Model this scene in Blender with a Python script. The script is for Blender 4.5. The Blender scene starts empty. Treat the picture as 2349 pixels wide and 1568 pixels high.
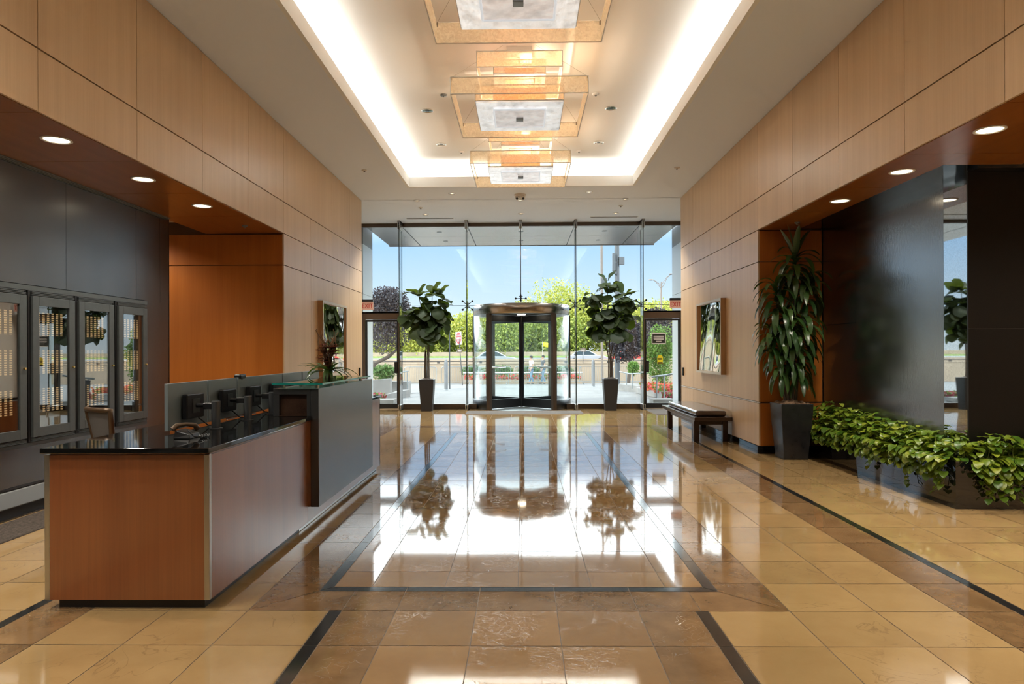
import bpy, bmesh, math, random
from mathutils import Vector, Matrix, Quaternion
random.seed(7)
PI = math.pi
S = bpy.context.scene
COL = S.collection
R = math.radians
# ------------------------------------------------------------------ helpers
class MB:
    """collects shapes (world coordinates) into ONE mesh"""
    def __init__(s): s.v=[]; s.f=[]; s.m=[]; s.r=[]; s.sm=[]
    def add(s, vs, fs, m=0, r=None, smooth=False):
        o=len(s.v); s.v += [tuple(v) for v in vs]
        rr = random.random() if r is None else r
        for f in fs:
            s.f.append(tuple(o+i for i in f)); s.m.append(m); s.r.append(rr); s.sm.append(smooth)
        return s
    def box(s, x0,x1,y0,y1,z0,z1, m=0, r=None):
        vs=[(x,y,z) for z in (z0,z1) for y in (y0,y1) for x in (x0,x1)]
        return s.add(vs,[(0,2,3,1),(4,5,7,6),(0,1,5,4),(2,6,7,3),(0,4,6,2),(1,3,7,5)],m,r)
    def obox(s, M, sx,sy,sz, m=0, r=None):
        vs=[M@Vector((x*sx/2,y*sy/2,z*sz/2)) for z in (-1,1) for y in (-1,1) for x in (-1,1)]
        return s.add(vs,[(0,2,3,1),(4,5,7,6),(0,1,5,4),(2,6,7,3),(0,4,6,2),(1,3,7,5)],m,r)
    def quad(s,a,b,c,d,m=0,r=None): return s.add([a,b,c,d],[(0,1,2,3)],m,r)
    def hexa(s, bot, top, m=0, r=None):
        n=len(bot)
        fs=[tuple(reversed(range(n))),tuple(range(n,2*n))]+[(i,(i+1)%n,n+(i+1)%n,n+i) for i in range(n)]
        return s.add(list(bot)+list(top),fs,m,r)
    def tube(s, pts, rad, n=8, m=0, r=None, caps=True):
        pts=[Vector(p) for p in pts]
        if not isinstance(rad,(list,tuple)): rad=[rad]*len(pts)
        elif len(rad)!=len(pts):
            k=(len(rad)-1)/(len(pts)-1); rad=[rad[min(int(i*k),len(rad)-2)]*(1-(i*k-min(int(i*k),len(rad)-2)))+rad[min(int(i*k),len(rad)-2)+1]*(i*k-min(int(i*k),len(rad)-2)) for i in range(len(pts))]
        vs=[]; fs=[]; ref=None
        for i,p in enumerate(pts):
            d=(pts[min(i+1,len(pts)-1)]-pts[max(i-1,0)]).normalized()
            if ref is None:
                ref = d.orthogonal().normalized()
            ref=(ref-d*ref.dot(d)).normalized(); b=d.cross(ref)
            for k in range(n):
                a=2*PI*k/n; vs.append(p+(ref*math.cos(a)+b*math.sin(a))*rad[i])
        for i in range(len(pts)-1):
            for k in range(n):
                fs.append((i*n+k,i*n+(k+1)%n,(i+1)*n+(k+1)%n,(i+1)*n+k))
        rr=random.random() if r is None else r
        s.add(vs,fs,m,rr,True)
        if caps:
            s.add(vs[:n],[tuple(reversed(range(n)))],m,rr); s.add(vs[-n:],[tuple(range(n))],m,rr)
        return s
    def lathe(s, c, prof, n=24, m=0, a0=0, a1=2*PI, r=None, smooth=True, closed=False):
        """prof: (radius,z) pairs relative to centre c"""
        full=abs(a1-a0-2*PI)<1e-6; cnt=n if full else n+1
        vs=[];fs=[]
        for k in range(cnt):
            a=a0+(a1-a0)*k/n
            for (q,z) in prof: vs.append((c[0]+q*math.cos(a),c[1]+q*math.sin(a),c[2]+z))
        P=len(prof); rg=P if closed else P-1
        for k in range(n):
            k2=(k+1)%cnt
            for j in range(rg):
                j2=(j+1)%P
                fs.append((k*P+j,k2*P+j,k2*P+j2,k*P+j2))
        s.add(vs,fs,m,r,smooth)
        if not full and closed:
            s.add(vs[:P],[tuple(range(P))],m,r); s.add(vs[-P:],[tuple(reversed(range(P)))],m,r)
        return s
    def ball(s,c,r,m=0,sx=1,sy=1,sz=1,n=12):
        pr=[(r*math.sin(PI*j/8),-r*math.cos(PI*j/8)) for j in range(9)]
        o=len(s.v); s.lathe((0,0,0),pr,n,m)
        for i in range(o,len(s.v)):
            x,y,z=s.v[i]; s.v[i]=(c[0]+x*sx,c[1]+y*sy,c[2]+z*sz)
        return s
    def build(s, name, mats, parent=None, bevel=0, loc=None, seg=2):
        me=bpy.data.meshes.new(name)
        off=Vector((0,0,0))
        o=bpy.data.objects.new(name,me); COL.objects.link(o)
        if parent is not None:
            o.parent=parent; p=parent
            while p is not None: off+=p.location; p=p.parent
        elif loc is not None:
            off=Vector(loc); o.location=off
        me.from_pydata([(v[0]-off.x,v[1]-off.y,v[2]-off.z) for v in s.v],[],s.f)
        if not isinstance(mats,(list,tuple)): mats=[mats]
        for mt in mats: me.materials.append(mt)
        me.polygons.foreach_set('material_index',s.m)
        me.polygons.foreach_set('use_smooth',s.sm)
        at=me.attributes.new('rnd','FLOAT','FACE'); at.data.foreach_set('value',s.r)
        me.update()
        if bevel:
            b=o.modifiers.new('bevel','BEVEL'); b.width=bevel; b.segments=seg; b.limit_method='ANGLE'; b.angle_limit=R(40)
        return o
def tag(o,label=None,cat=None,group=None,kind=None):
    if label: o['label']=label
    if cat: o['category']=cat
    if group: o['group']=group
    if kind: o['kind']=kind
    return o
def thing(name,label,cat,loc,group=None):
    o=bpy.data.objects.new(name,None); COL.objects.link(o); o.location=loc; o.empty_display_size=.1
    return tag(o,label,cat,group)
def struct(o,label=None): 
    o['kind']='structure'
    if label: o['label']=label
    return o
def dup(root,loc,label,rotz=None):
    r=root.copy(); COL.objects.link(r); r.location=loc
    if rotz is not None: r.rotation_euler=(0,0,rotz)
    r['label']=label
    for ch in list(root.children):
        c=ch.copy(); COL.objects.link(c); c.parent=r
        for g in list(ch.children):
            d=g.copy(); COL.objects.link(d); d.parent=c
    return r
def text_mesh(name,txt,size,M,mat,parent,extrude=.002,align='CENTER'):
    cu=bpy.data.curves.new(name,'FONT'); cu.body=txt; cu.size=size; cu.extrude=extrude; cu.align_x=align; cu.align_y='CENTER'
    tmp=bpy.data.objects.new('tmp',cu); COL.objects.link(tmp)
    dg=bpy.context.evaluated_depsgraph_get()
    me=bpy.data.meshes.new_from_object(tmp.evaluated_get(dg)); me.name=name
    bpy.data.objects.remove(tmp); bpy.data.curves.remove(cu)
    me.transform(M); me.materials.clear(); me.materials.append(mat)
    off=Vector((0,0,0)); p=parent
    while p is not None: off+=p.location; p=p.parent
    me.transform(Matrix.Translation(-off))
    o=bpy.data.objects.new(name,me); COL.objects.link(o); o.parent=parent
    return o
# text facing the camera (-Y): letters in the XZ plane
FACE_CAM=Matrix.Rotation(PI/2,4,'X')
# ------------------------------------------------------------------ materials
def newmat(name):
    m=bpy.data.materials.new(name); m.use_nodes=True
    nt=m.node_tree; b=nt.nodes['Principled BSDF']
    return m,nt,b
def L(nt,a,b): nt.links.new(a,b)
def pm(name,col,rough=.5,metal=0,ior=1.5,spec=None,noise=0,nscale=5,stretch=(1,1,1),bump=0,bscale=30,rvar=0,coat=0,emit=None,es=0,trans=0,aniso=0,rnoise=0):
    """principled material; noise = colour variation, rvar = variation from the per-face 'rnd' attribute"""
    m,nt,b=newmat(name)
    b.inputs['Roughness'].default_value=rough; b.inputs['Metallic'].default_value=metal; b.inputs['IOR'].default_value=ior
    if spec is not None: b.inputs['Specular IOR Level'].default_value=spec
    if coat: b.inputs['Coat Weight'].default_value=coat; b.inputs['Coat Roughness'].default_value=.05
    if trans: b.inputs['Transmission Weight'].default_value=trans
    if emit: b.inputs['Emission Color'].default_value=(*emit,1); b.inputs['Emission Strength'].default_value=es
    c=(*col,1)
    b.inputs['Base Color'].default_value=c
    tc=mp=None
    if noise or bump or rnoise:
        tc=nt.nodes.new('ShaderNodeTexCoord'); mp=nt.nodes.new('ShaderNodeMapping'); mp.inputs['Scale'].default_value=stretch
        L(nt,tc.outputs['Object'],mp.inputs['Vector'])
    last=None
    if noise or rvar:
        hsv=nt.nodes.new('ShaderNodeHueSaturation'); hsv.inputs['Color'].default_value=c
        val=None
        if noise:
            n=nt.nodes.new('ShaderNodeTexNoise'); n.inputs['Scale'].default_value=nscale; n.inputs['Detail'].default_value=5
            L(nt,mp.outputs[0],n.inputs['Vector'])
            r=nt.nodes.new('ShaderNodeMapRange'); r.inputs['From Min'].default_value=.3; r.inputs['From Max'].default_value=.7
            r.inputs['To Min'].default_value=1-noise; r.inputs['To Max'].default_value=1+noise
            L(nt,n.outputs['Fac'],r.inputs['Value']); val=r.outputs[0]
        if rvar:
            a=nt.nodes.new('ShaderNodeAttribute'); a.attribute_name='rnd'
            r2=nt.nodes.new('ShaderNodeMapRange'); r2.inputs['To Min'].default_value=1-rvar; r2.inputs['To Max'].default_value=1+rvar
            L(nt,a.outputs['Fac'],r2.inputs['Value'])
            if val is not None:
                mu=nt.nodes.new('ShaderNodeMath'); mu.operation='MULTIPLY'; L(nt,val,mu.inputs[0]); L(nt,r2.outputs[0],mu.inputs[1]); val=mu.outputs[0]
            else: val=r2.outputs[0]
        L(nt,val,hsv.inputs['Value']); L(nt,hsv.outputs[0],b.inputs['Base Color'])
        if emit: L(nt,hsv.outputs[0],b.inputs['Emission Color'])
    if rnoise:
        n=nt.nodes.new('ShaderNodeTexNoise'); n.inputs['Scale'].default_value=nscale; n.inputs['Detail'].default_value=4
        L(nt,mp.outputs[0],n.inputs['Vector'])
        r=nt.nodes.new('ShaderNodeMapRange'); r.inputs['To Min'].default_value=max(0,rough-rnoise); r.inputs['To Max'].default_value=rough+rnoise
        L(nt,n.outputs['Fac'],r.inputs['Value']); L(nt,r.outputs[0],b.inputs['Roughness'])
    if bump:
        n=nt.nodes.new('ShaderNodeTexNoise'); n.inputs['Scale'].default_value=bscale; n.inputs['Detail'].default_value=3
        L(nt,mp.outputs[0],n.inputs['Vector'])
        bp=nt.nodes.new('ShaderNodeBump'); bp.inputs['Strength'].default_value=bump; bp.inputs['Distance'].default_value=.02
        L(nt,n.outputs['Fac'],bp.inputs['Height']); L(nt,bp.outputs[0],b.inputs['Normal'])
    return m
def wood(name,c1,c2,axis='z',rough=.35,rvar=.06,coat=0,ior=1.5,fine=90):
    m,nt,b=newmat(name)
    tc=nt.nodes.new('ShaderNodeTexCoord'); mp=nt.nodes.new('ShaderNodeMapping')
    st={'z':(1,1,.02),'x':(.02,1,1),'y':(1,.02,1)}[axis]; mp.inputs['Scale'].default_value=st
    L(nt,tc.outputs['Object'],mp.inputs['Vector'])
    n1=nt.nodes.new('ShaderNodeTexNoise'); n1.inputs['Scale'].default_value=fine; n1.inputs['Detail'].default_value=4
    n2=nt.nodes.new('ShaderNodeTexNoise'); n2.inputs['Scale'].default_value=9; n2.inputs['Detail'].default_value=3
    L(nt,mp.outputs[0],n1.inputs['Vector']); L(nt,mp.outputs[0],n2.inputs['Vector'])
    mx=nt.nodes.new('ShaderNodeMix'); mx.inputs[0].default_value=.6
    L(nt,n1.outputs['Fac'],mx.inputs[2]); L(nt,n2.outputs['Fac'],mx.inputs[3])
    cr=nt.nodes.new('ShaderNodeValToRGB'); cr.color_ramp.elements[0].position=.36; cr.color_ramp.elements[1].position=.64
    cr.color_ramp.elements[0].color=(*c1,1); cr.color_ramp.elements[1].color=(*c2,1)
    L(nt,mx.outputs[0],cr.inputs['Fac'])
    a=nt.nodes.new('ShaderNodeAttribute'); a.attribute_name='rnd'
    r2=nt.nodes.new('ShaderNodeMapRange'); r2.inputs['To Min'].default_value=1-rvar; r2.inputs['To Max'].default_value=1+rvar
    L(nt,a.outputs['Fac'],r2.inputs['Value'])
    h=nt.nodes.new('ShaderNodeHueSaturation'); L(nt,cr.outputs[0],h.inputs['Color']); L(nt,r2.outputs[0],h.inputs['Value'])
    L(nt,h.outputs[0],b.inputs['Base Color'])
    b.inputs['Roughness'].default_value=rough; b.inputs['IOR'].default_value=ior
    if coat: b.inputs['Coat Weight'].default_value=coat; b.inputs['Coat Roughness'].default_value=.22; b.inputs['Coat IOR'].default_value=1.75
    bp=nt.nodes.new('ShaderNodeBump'); bp.inputs['Strength'].default_value=.08; bp.inputs['Distance'].default_value=.002
    L(nt,n1.outputs['Fac'],bp.inputs['Height']); L(nt,bp.outputs[0],b.inputs['Normal'])
    return m
def stone(name,c1,c2,vein,vamt=.5,rough=.06,ior=1.7,scale=3,rvar=.08,pits=0,wob=.05,vs=1.3):
    """polished stone tile: cloudy colour, thin veins, slight waviness, optional unfilled pits"""
    m,nt,b=newmat(name)
    tc=nt.nodes.new('ShaderNodeTexCoord')
    a=nt.nodes.new('ShaderNodeAttribute'); a.attribute_name='rnd'
    sh=nt.nodes.new('ShaderNodeVectorMath'); sh.operation='SCALE'; sh.inputs[0].default_value=(13,7,5); L(nt,a.outputs['Fac'],sh.inputs['Scale'])
    ad=nt.nodes.new('ShaderNodeVectorMath'); ad.operation='ADD'; L(nt,tc.outputs['Object'],ad.inputs[0]); L(nt,sh.outputs[0],ad.inputs[1])
    n=nt.nodes.new('ShaderNodeTexNoise'); n.inputs['Scale'].default_value=scale; n.inputs['Detail'].default_value=7; n.inputs['Roughness'].default_value=.6
    L(nt,ad.outputs[0],n.inputs['Vector'])
    cr=nt.nodes.new('ShaderNodeValToRGB'); cr.color_ramp.elements[0].position=.3; cr.color_ramp.elements[1].position=.7
    cr.color_ramp.elements[0].color=(*c1,1); cr.color_ramp.elements[1].color=(*c2,1); L(nt,n.outputs['Fac'],cr.inputs['Fac'])
    v=nt.nodes.new('ShaderNodeTexNoise'); v.inputs['Scale'].default_value=scale*vs; v.inputs['Detail'].default_value=9; v.inputs['Distortion'].default_value=1.2
    L(nt,ad.outputs[0],v.inputs['Vector'])
    s1=nt.nodes.new('ShaderNodeMath'); s1.operation='SUBTRACT'; s1.inputs[1].default_value=.5; L(nt,v.outputs['Fac'],s1.inputs[0])
    s2=nt.nodes.new('ShaderNodeMath'); s2.operation='ABSOLUTE'; L(nt,s1.outputs[0],s2.inputs[0])
    s3=nt.nodes.new('ShaderNodeMapRange'); s3.inputs['From Min'].default_value=0; s3.inputs['From Max'].default_value=.012; s3.inputs['To Min'].default_value=vamt; s3.inputs['To Max'].default_value=0
    L(nt,s2.outputs[0],s3.inputs['Value'])
    mk=nt.nodes.new('ShaderNodeTexNoise'); mk.inputs['Scale'].default_value=2.2; L(nt,ad.outputs[0],mk.inputs['Vector'])
    mk2=nt.nodes.new('ShaderNodeMapRange'); mk2.inputs['From Min'].default_value=.48; mk2.inputs['From Max'].default_value=.62; L(nt,mk.outputs['Fac'],mk2.inputs['Value'])
    mu=nt.nodes.new('ShaderNodeMath'); mu.operation='MULTIPLY'; L(nt,s3.outputs[0],mu.inputs[0]); L(nt,mk2.outputs[0],mu.inputs[1])
    mx=nt.nodes.new('ShaderNodeMix'); mx.data_type='RGBA'; L(nt,mu.outputs[0],mx.inputs[0]); L(nt,cr.outputs[0],mx.inputs[6]); mx.inputs[7].default_value=(*vein,1)
    r2=nt.nodes.new('ShaderNodeMapRange'); r2.inputs['To Min'].default_value=1-rvar; r2.inputs['To Max'].default_value=1+rvar; L(nt,a.outputs['Fac'],r2.inputs['Value'])
    h=nt.nodes.new('ShaderNodeHueSaturation'); L(nt,mx.outputs[2],h.inputs['Color']); L(nt,r2.outputs[0],h.inputs['Value']); L(nt,h.outputs[0],b.inputs['Base Color'])
    b.inputs['Roughness'].default_value=rough; b.inputs['IOR'].default_value=ior
    w=nt.nodes.new('ShaderNodeTexNoise'); w.inputs['Scale'].default_value=1.6; w.inputs['Detail'].default_value=1; L(nt,ad.outputs[0],w.inputs['Vector'])
    bp=nt.nodes.new('ShaderNodeBump'); bp.inputs['Strength'].default_value=wob; bp.inputs['Distance'].default_value=.03; L(nt,w.outputs['Fac'],bp.inputs['Height'])
    out=bp.outputs[0]
    if pits:
        pv=nt.nodes.new('ShaderNodeMath'); pv.operation='MULTIPLY'; L(nt,mk2.outputs[0],pv.inputs[1])
        p0=nt.nodes.new('ShaderNodeMapRange'); p0.inputs['From Min'].default_value=0; p0.inputs['From Max'].default_value=.007; p0.inputs['To Min'].default_value=1; p0.inputs['To Max'].default_value=0
        L(nt,s2.outputs[0],p0.inputs['Value']); L(nt,p0.outputs[0],pv.inputs[0])
        b2=nt.nodes.new('ShaderNodeBump'); b2.invert=True; b2.inputs['Strength'].default_value=pits; b2.inputs['Distance'].default_value=.012
        L(nt,pv.outputs[0],b2.inputs['Height']); L(nt,out,b2.inputs['Normal']); out=b2.outputs[0]
    L(nt,out,b.inputs['Normal'])
    return m
def glass(name,tint=(.93,.97,.96),ior=1.5,extra=0.):
    """thin architectural pane: clear with a Fresnel reflection"""
    m=bpy.data.materials.new(name); m.use_nodes=True; nt=m.node_tree; nt.nodes.clear()
    o=nt.nodes.new('ShaderNodeOutputMaterial'); t=nt.nodes.new('ShaderNodeBsdfTransparent'); g=nt.nodes.new('ShaderNodeBsdfGlossy')
    t.inputs['Color'].default_value=(*tint,1); g.inputs['Roughness'].default_value=.0
    lw=nt.nodes.new('ShaderNodeLayerWeight'); lw.inputs['Blend'].default_value=.5
    pw=nt.nodes.new('ShaderNodeMath'); pw.operation='POWER'; pw.inputs[1].default_value=5; L(nt,lw.outputs['Facing'],pw.inputs[0])
    f=nt.nodes.new('ShaderNodeMath'); f.operation='MULTIPLY_ADD'; f.inputs[1].default_value=.95; f.inputs[2].default_value=.035+extra; L(nt,pw.outputs[0],f.inputs[0])
    mx=nt.nodes.new('ShaderNodeMixShader'); L(nt,f.outputs[0],mx.inputs[0]); L(nt,t.outputs[0],mx.inputs[1]); L(nt,g.outputs[0],mx.inputs[2]); L(nt,mx.outputs[0],o.inputs[0])
    return m
def leafmat(name,col,tr,rough=.4,rvar=.25,hue=.03):
    m,nt,b=newmat(name)
    a=nt.nodes.new('ShaderNodeAttribute'); a.attribute_name='rnd'
    r=nt.nodes.new('ShaderNodeMapRange'); r.inputs['To Min'].default_value=1-rvar; r.inputs['To Max'].default_value=1+rvar; L(nt,a.outputs['Fac'],r.inputs['Value'])
    r3=nt.nodes.new('ShaderNodeMapRange'); r3.inputs['To Min'].default_value=.5+hue; r3.inputs['To Max'].default_value=.5-hue; L(nt,a.outputs['Fac'],r3.inputs['Value'])
    h=nt.nodes.new('ShaderNodeHueSaturation'); h.inputs['Color'].default_value=(*col,1); L(nt,r.outputs[0],h.inputs['Value']); L(nt,r3.outputs[0],h.inputs['Hue'])
    L(nt,h.outputs[0],b.inputs['Base Color']); b.inputs['Roughness'].default_value=rough
    t=nt.nodes.new('ShaderNodeBsdfTranslucent'); t.inputs['Color'].default_value=(*tr,1)
    mx=nt.nodes.new('ShaderNodeMixShader'); mx.inputs[0].default_value=.3
    o=nt.nodes['Material Output']; L(nt,b.outputs[0],mx.inputs[1]); L(nt,t.outputs[0],mx.inputs[2]); L(nt,mx.outputs[0],o.inputs[0])
    return m
def emis(name,col,st):
    m=bpy.data.materials.new(name); m.use_nodes=True; nt=m.node_tree; nt.nodes.clear()
    o=nt.nodes.new('ShaderNodeOutputMaterial'); e=nt.nodes.new('ShaderNodeEmission'); e.inputs[0].default_value=(*col,1); e.inputs[1].default_value=st
    L(nt,e.outputs[0],o.inputs[0]); return m
M={}
M['maple']=wood('maple_veneer',(.57,.375,.20),(.65,.45,.255),'z',rough=.36,rvar=.05,ior=1.8)
M['cherry']=wood('shaded_wall_veneer',(.38,.112,.014),(.45,.142,.022),'z',rough=.34,rvar=.05,ior=1.5)  # wall veneer as seen in shade; that shade is put into the colour
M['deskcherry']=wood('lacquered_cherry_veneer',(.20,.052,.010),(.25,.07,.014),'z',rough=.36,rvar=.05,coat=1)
M['shaded_veneer_h']=wood('shaded_wall_veneer_crosswise',(.25,.08,.016),(.32,.11,.024),'y',rough=.3,rvar=.06)  # soffit copy of the veneer, shade put into its darker colour
M['groove']=pm('shadow_groove',(.09,.045,.018),.7)
M['ebony']=wood('ebonised_veneer',(.022,.024,.026),(.034,.036,.038),'z',rough=.27,rvar=.05,ior=2.2)
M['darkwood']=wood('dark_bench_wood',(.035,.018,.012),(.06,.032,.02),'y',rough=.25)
M['paint']=pm('ceiling_paint',(.77,.82,.89),.75,bump=.02,bscale=80)
M['tray_paint']=pm('tray_paint',(.82,.82,.79),.8)
M['wallwhite']=pm('warm_white_wall',(.68,.55,.42),.7)
M['grout']=pm('grout',(.22,.17,.12),.5)
M['cream']=stone('cream_marble',(.335,.212,.088),(.41,.272,.12),(.15,.09,.045),.45,rough=.06,ior=1.9,scale=2.5,wob=.015)
M['tan']=stone('tan_limestone',(.27,.15,.06),(.335,.20,.085),(.50,.36,.22),.3,rough=.045,ior=2.4,scale=2.0,pits=.10,wob=.015,vs=7)
M['brown']=stone('brown_travertine',(.16,.09,.038),(.27,.16,.073),(.13,.07,.03),.4,rough=.055,ior=2.2,scale=6,pits=.35,wob=.015,vs=2.2)
M['blackstone']=stone('black_granite_tile',(.012,.012,.012),(.022,.021,.02),(.05,.05,.05),.2,rough=.09,ior=2.0,scale=20,wob=.015)
M['mirrorstone']=pm('mirror_polished_slab',(.55,.58,.60),.02,metal=1,noise=.12,nscale=90)
M['granite']=pm('polished_black_granite',(.006,.006,.007),.04,ior=1.75,noise=.5,nscale=160)
M['granite_honed']=pm('satin_black_granite',(.006,.0055,.005),.3,ior=1.35,noise=.5,nscale=160)
M['waterwall']=pm('honed_black_granite',(.008,.010,.012),.21,ior=3.3,noise=.4,nscale=3,stretch=(1,1,.3),bump=.05,bscale=60)
M['worktop']=pm('black_granite_worktop',(.006,.006,.006),.05,ior=1.6,noise=.4,nscale=120)
M['steel']=pm('brushed_steel',(.55,.54,.52),.28,metal=1,noise=.05,nscale=60,stretch=(1,1,.05))
M['bronze']=pm('bronze_anodised_metal',(.12,.09,.07),.32,metal=.9)
M['darkmetal']=pm('dark_metal',(.03,.032,.035),.35,metal=.6)
M['canopy']=pm('canopy_metal_panel',(.31,.315,.31),.22,metal=1,bump=.05,bscale=3,stretch=(.3,2,1))
M['fascia_steel']=pm('drum_steel',(.34,.31,.28),.22,metal=1)
M['glass']=glass('clear_glass')
M['finedge']=pm('glass_edge',(.03,.045,.042),.15)
M['cabglass']=glass('cabinet_glass',(.85,.88,.88),extra=.22)
M['shelfglass']=glass('green_shelf_glass',(.62,.86,.80))
M['shelfedge']=pm('green_glass_edge',(.02,.26,.22),.06,ior=1.5)
M['monitor']=pm('monitor_plastic',(.17,.205,.215),.33,ior=1.7)
M['blackplastic']=pm('black_plastic',(.012,.012,.013),.35)
M['postmetal']=pm('graphite_metal',(.09,.095,.10),.32,metal=.5)
M['screen']=pm('screen_glass',(.01,.01,.012),.08)
M['cabinet']=pm('cabinet_grey_metal',(.052,.060,.062),.38,noise=.1,nscale=20)
M['ledge']=pm('grey_bumper_rail',(.17,.18,.185),.35)
M['brass']=pm('brass',(.75,.5,.18),.2,metal=1)
M['mesh']=pm('chair_mesh',(.10,.095,.09),.6,bump=.5,bscale=400)
M['chairframe']=pm('chair_bronze_frame',(.09,.055,.03),.3,metal=.4)
M['potblack']=pm('gloss_black_planter',(.016,.016,.017),.22,noise=.2,nscale=10)
M['potmatte']=pm('matte_charcoal_planter',(.020,.021,.024),.42)
M['moss']=pm('dry_moss',(.19,.115,.065),.95,noise=.5,nscale=25,bump=.8,bscale=40)
M['greymoss']=pm('grey_moss',(.13,.115,.105),.95,noise=.5,nscale=25,bump=.8,bscale=40)
M['fig']=leafmat('fig_leaf',(.017,.037,.009),(.11,.16,.012),.65,.4,.03)
M['drac']=leafmat('dracaena_leaf',(.035,.085,.022),(.10,.18,.02),.28,.4,.03)
M['pothos']=leafmat('pothos_leaf',(.15,.24,.022),(.22,.30,.02),.32,.45,.045)
M['stem']=pm('woody_stem',(.06,.045,.032),.7)
M['vine']=pm('green_vine',(.12,.14,.03),.5)
M['cushion']=pm('bench_leather',(.085,.055,.045),.2,ior=1.7,coat=.6,bump=.04,bscale=60)
M['artframe']=wood('pale_oak_frame',(.36,.19,.08),(.45,.26,.12),'z',rough=.4)
M['artface']=pm('silver_moulding',(.62,.55,.46),.3,metal=.3)
M['foil']=pm('mirrored_film',(.82,.77,.72),.03,metal=1,bump=.4,bscale=1.3,stretch=(1,1,.45))
M['mat']=pm('grey_entrance_mat',(.17,.155,.14),.95,bump=.6,bscale=300)
M['mat2']=pm('dark_floor_runner',(.06,.045,.035),.9,noise=.7,nscale=60,bump=.5,bscale=120)
M['amber']=None
M['white']=pm('white_trim',(.75,.74,.72),.5)
M['reflector']=pm('lamp_reflector',(.7,.68,.65),.12,metal=1)
M['lamp_on']=emis('lit_lamp',(1,.86,.62),9)
M['lamp_dim']=emis('dim_lamp',(1,.72,.45),1.2)
M['exitred']=pm('exit_red',(.32,.008,.005),.4,emit=(1,.03,.01),es=.06)
M['exitbox']=pm('exit_panel',(.46,.29,.22),.3,emit=(1,.5,.35),es=.13)
# outdoors
M['pave']=stone('plaza_paving',(.185,.184,.18),(.23,.228,.22),(.2,.2,.2),.2,rough=.8,ior=1.4,scale=1.5,rvar=.05,wob=0)
M['conc']=pm('concrete',(.21,.205,.195),.85,noise=.15,nscale=2)
M['tanwall']=pm('tan_concrete_parapet',(.34,.265,.19),.85,noise=.12,nscale=.8)
M['road']=pm('asphalt_road',(.22,.22,.23),.9,noise=.08,nscale=2)
M['grass']=pm('roadside_grass',(.18,.25,.06),.9,noise=.4,nscale=2)
M['galv']=pm('galvanised_steel',(.26,.29,.30),.4,metal=.6)
M['rail']=pm('dark_rail',(.05,.045,.04),.5)
M['bollard']=pm('grey_bollard',(.16,.165,.17),.5)
M['pole']=pm('grey_pole',(.075,.083,.092),.5)
M['poletan']=pm('weathered_tan_pole',(.19,.155,.13),.6)
M['treeA']=leafmat('sunny_tree_leaf',(.37,.40,.075),(.43,.45,.06),.6,.6,.03)
M['treeB']=leafmat('green_tree_leaf',(.25,.31,.06),(.31,.36,.05),.6,.65,.03)
M['purple']=leafmat('purple_tree_leaf',(.042,.038,.046),(.06,.04,.045),.5,.6,.05)
M['shrub']=leafmat('green_shrub_leaf',(.10,.215,.035),(.16,.30,.04),.5,.5,.03)
M['hedge']=leafmat('dark_hedge_leaf',(.08,.18,.04),(.1,.2,.05),.5,.5,.03)
M['redflower']=leafmat('red_petals',(.62,.08,.05),(.6,.1,.05),.5,.4,.03)
M['pinkflower']=leafmat('crimson_leaves',(.35,.03,.07),(.4,.05,.08),.5,.5,.04)
M['bark']=pm('bark',(.07,.055,.045),.9)
M['signwhite']=pm('sign_white',(.72,.68,.66),.4)
M['signred']=pm('sign_red',(.60,.10,.11),.4)
M['signbrown']=pm('sign_brown',(.14,.10,.07),.5)
M['yellow']=pm('yellow_cloth',(.85,.72,.02),.6)
M['pyl_white']=pm('white_metal_cladding',(.72,.74,.76),.35)
M['pyl_dark']=pm('grey_metal_cladding',(.16,.165,.175),.35)
M['carpaint']=pm('silver_car_paint',(.45,.47,.5),.2,metal=.5,coat=.6)
M['carred']=pm('red_car_paint',(.55,.05,.04),.2,coat=.6)
M['carglass']=pm('car_window',(.04,.06,.07),.06)
M['tyre']=pm('tyre',(.02,.02,.02),.8)
M['skin']=pm('skin',(.45,.26,.18),.5)
M['hair']=pm('dark_hair',(.02,.016,.014),.6)
M['shirtwhite']=pm('white_shirt',(.62,.58,.56),.8)
M['shirtgrey']=pm('dark_grey_shirt',(.09,.095,.11),.8)
M['jeans']=pm('blue_jeans',(.14,.22,.32),.8)
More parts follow.
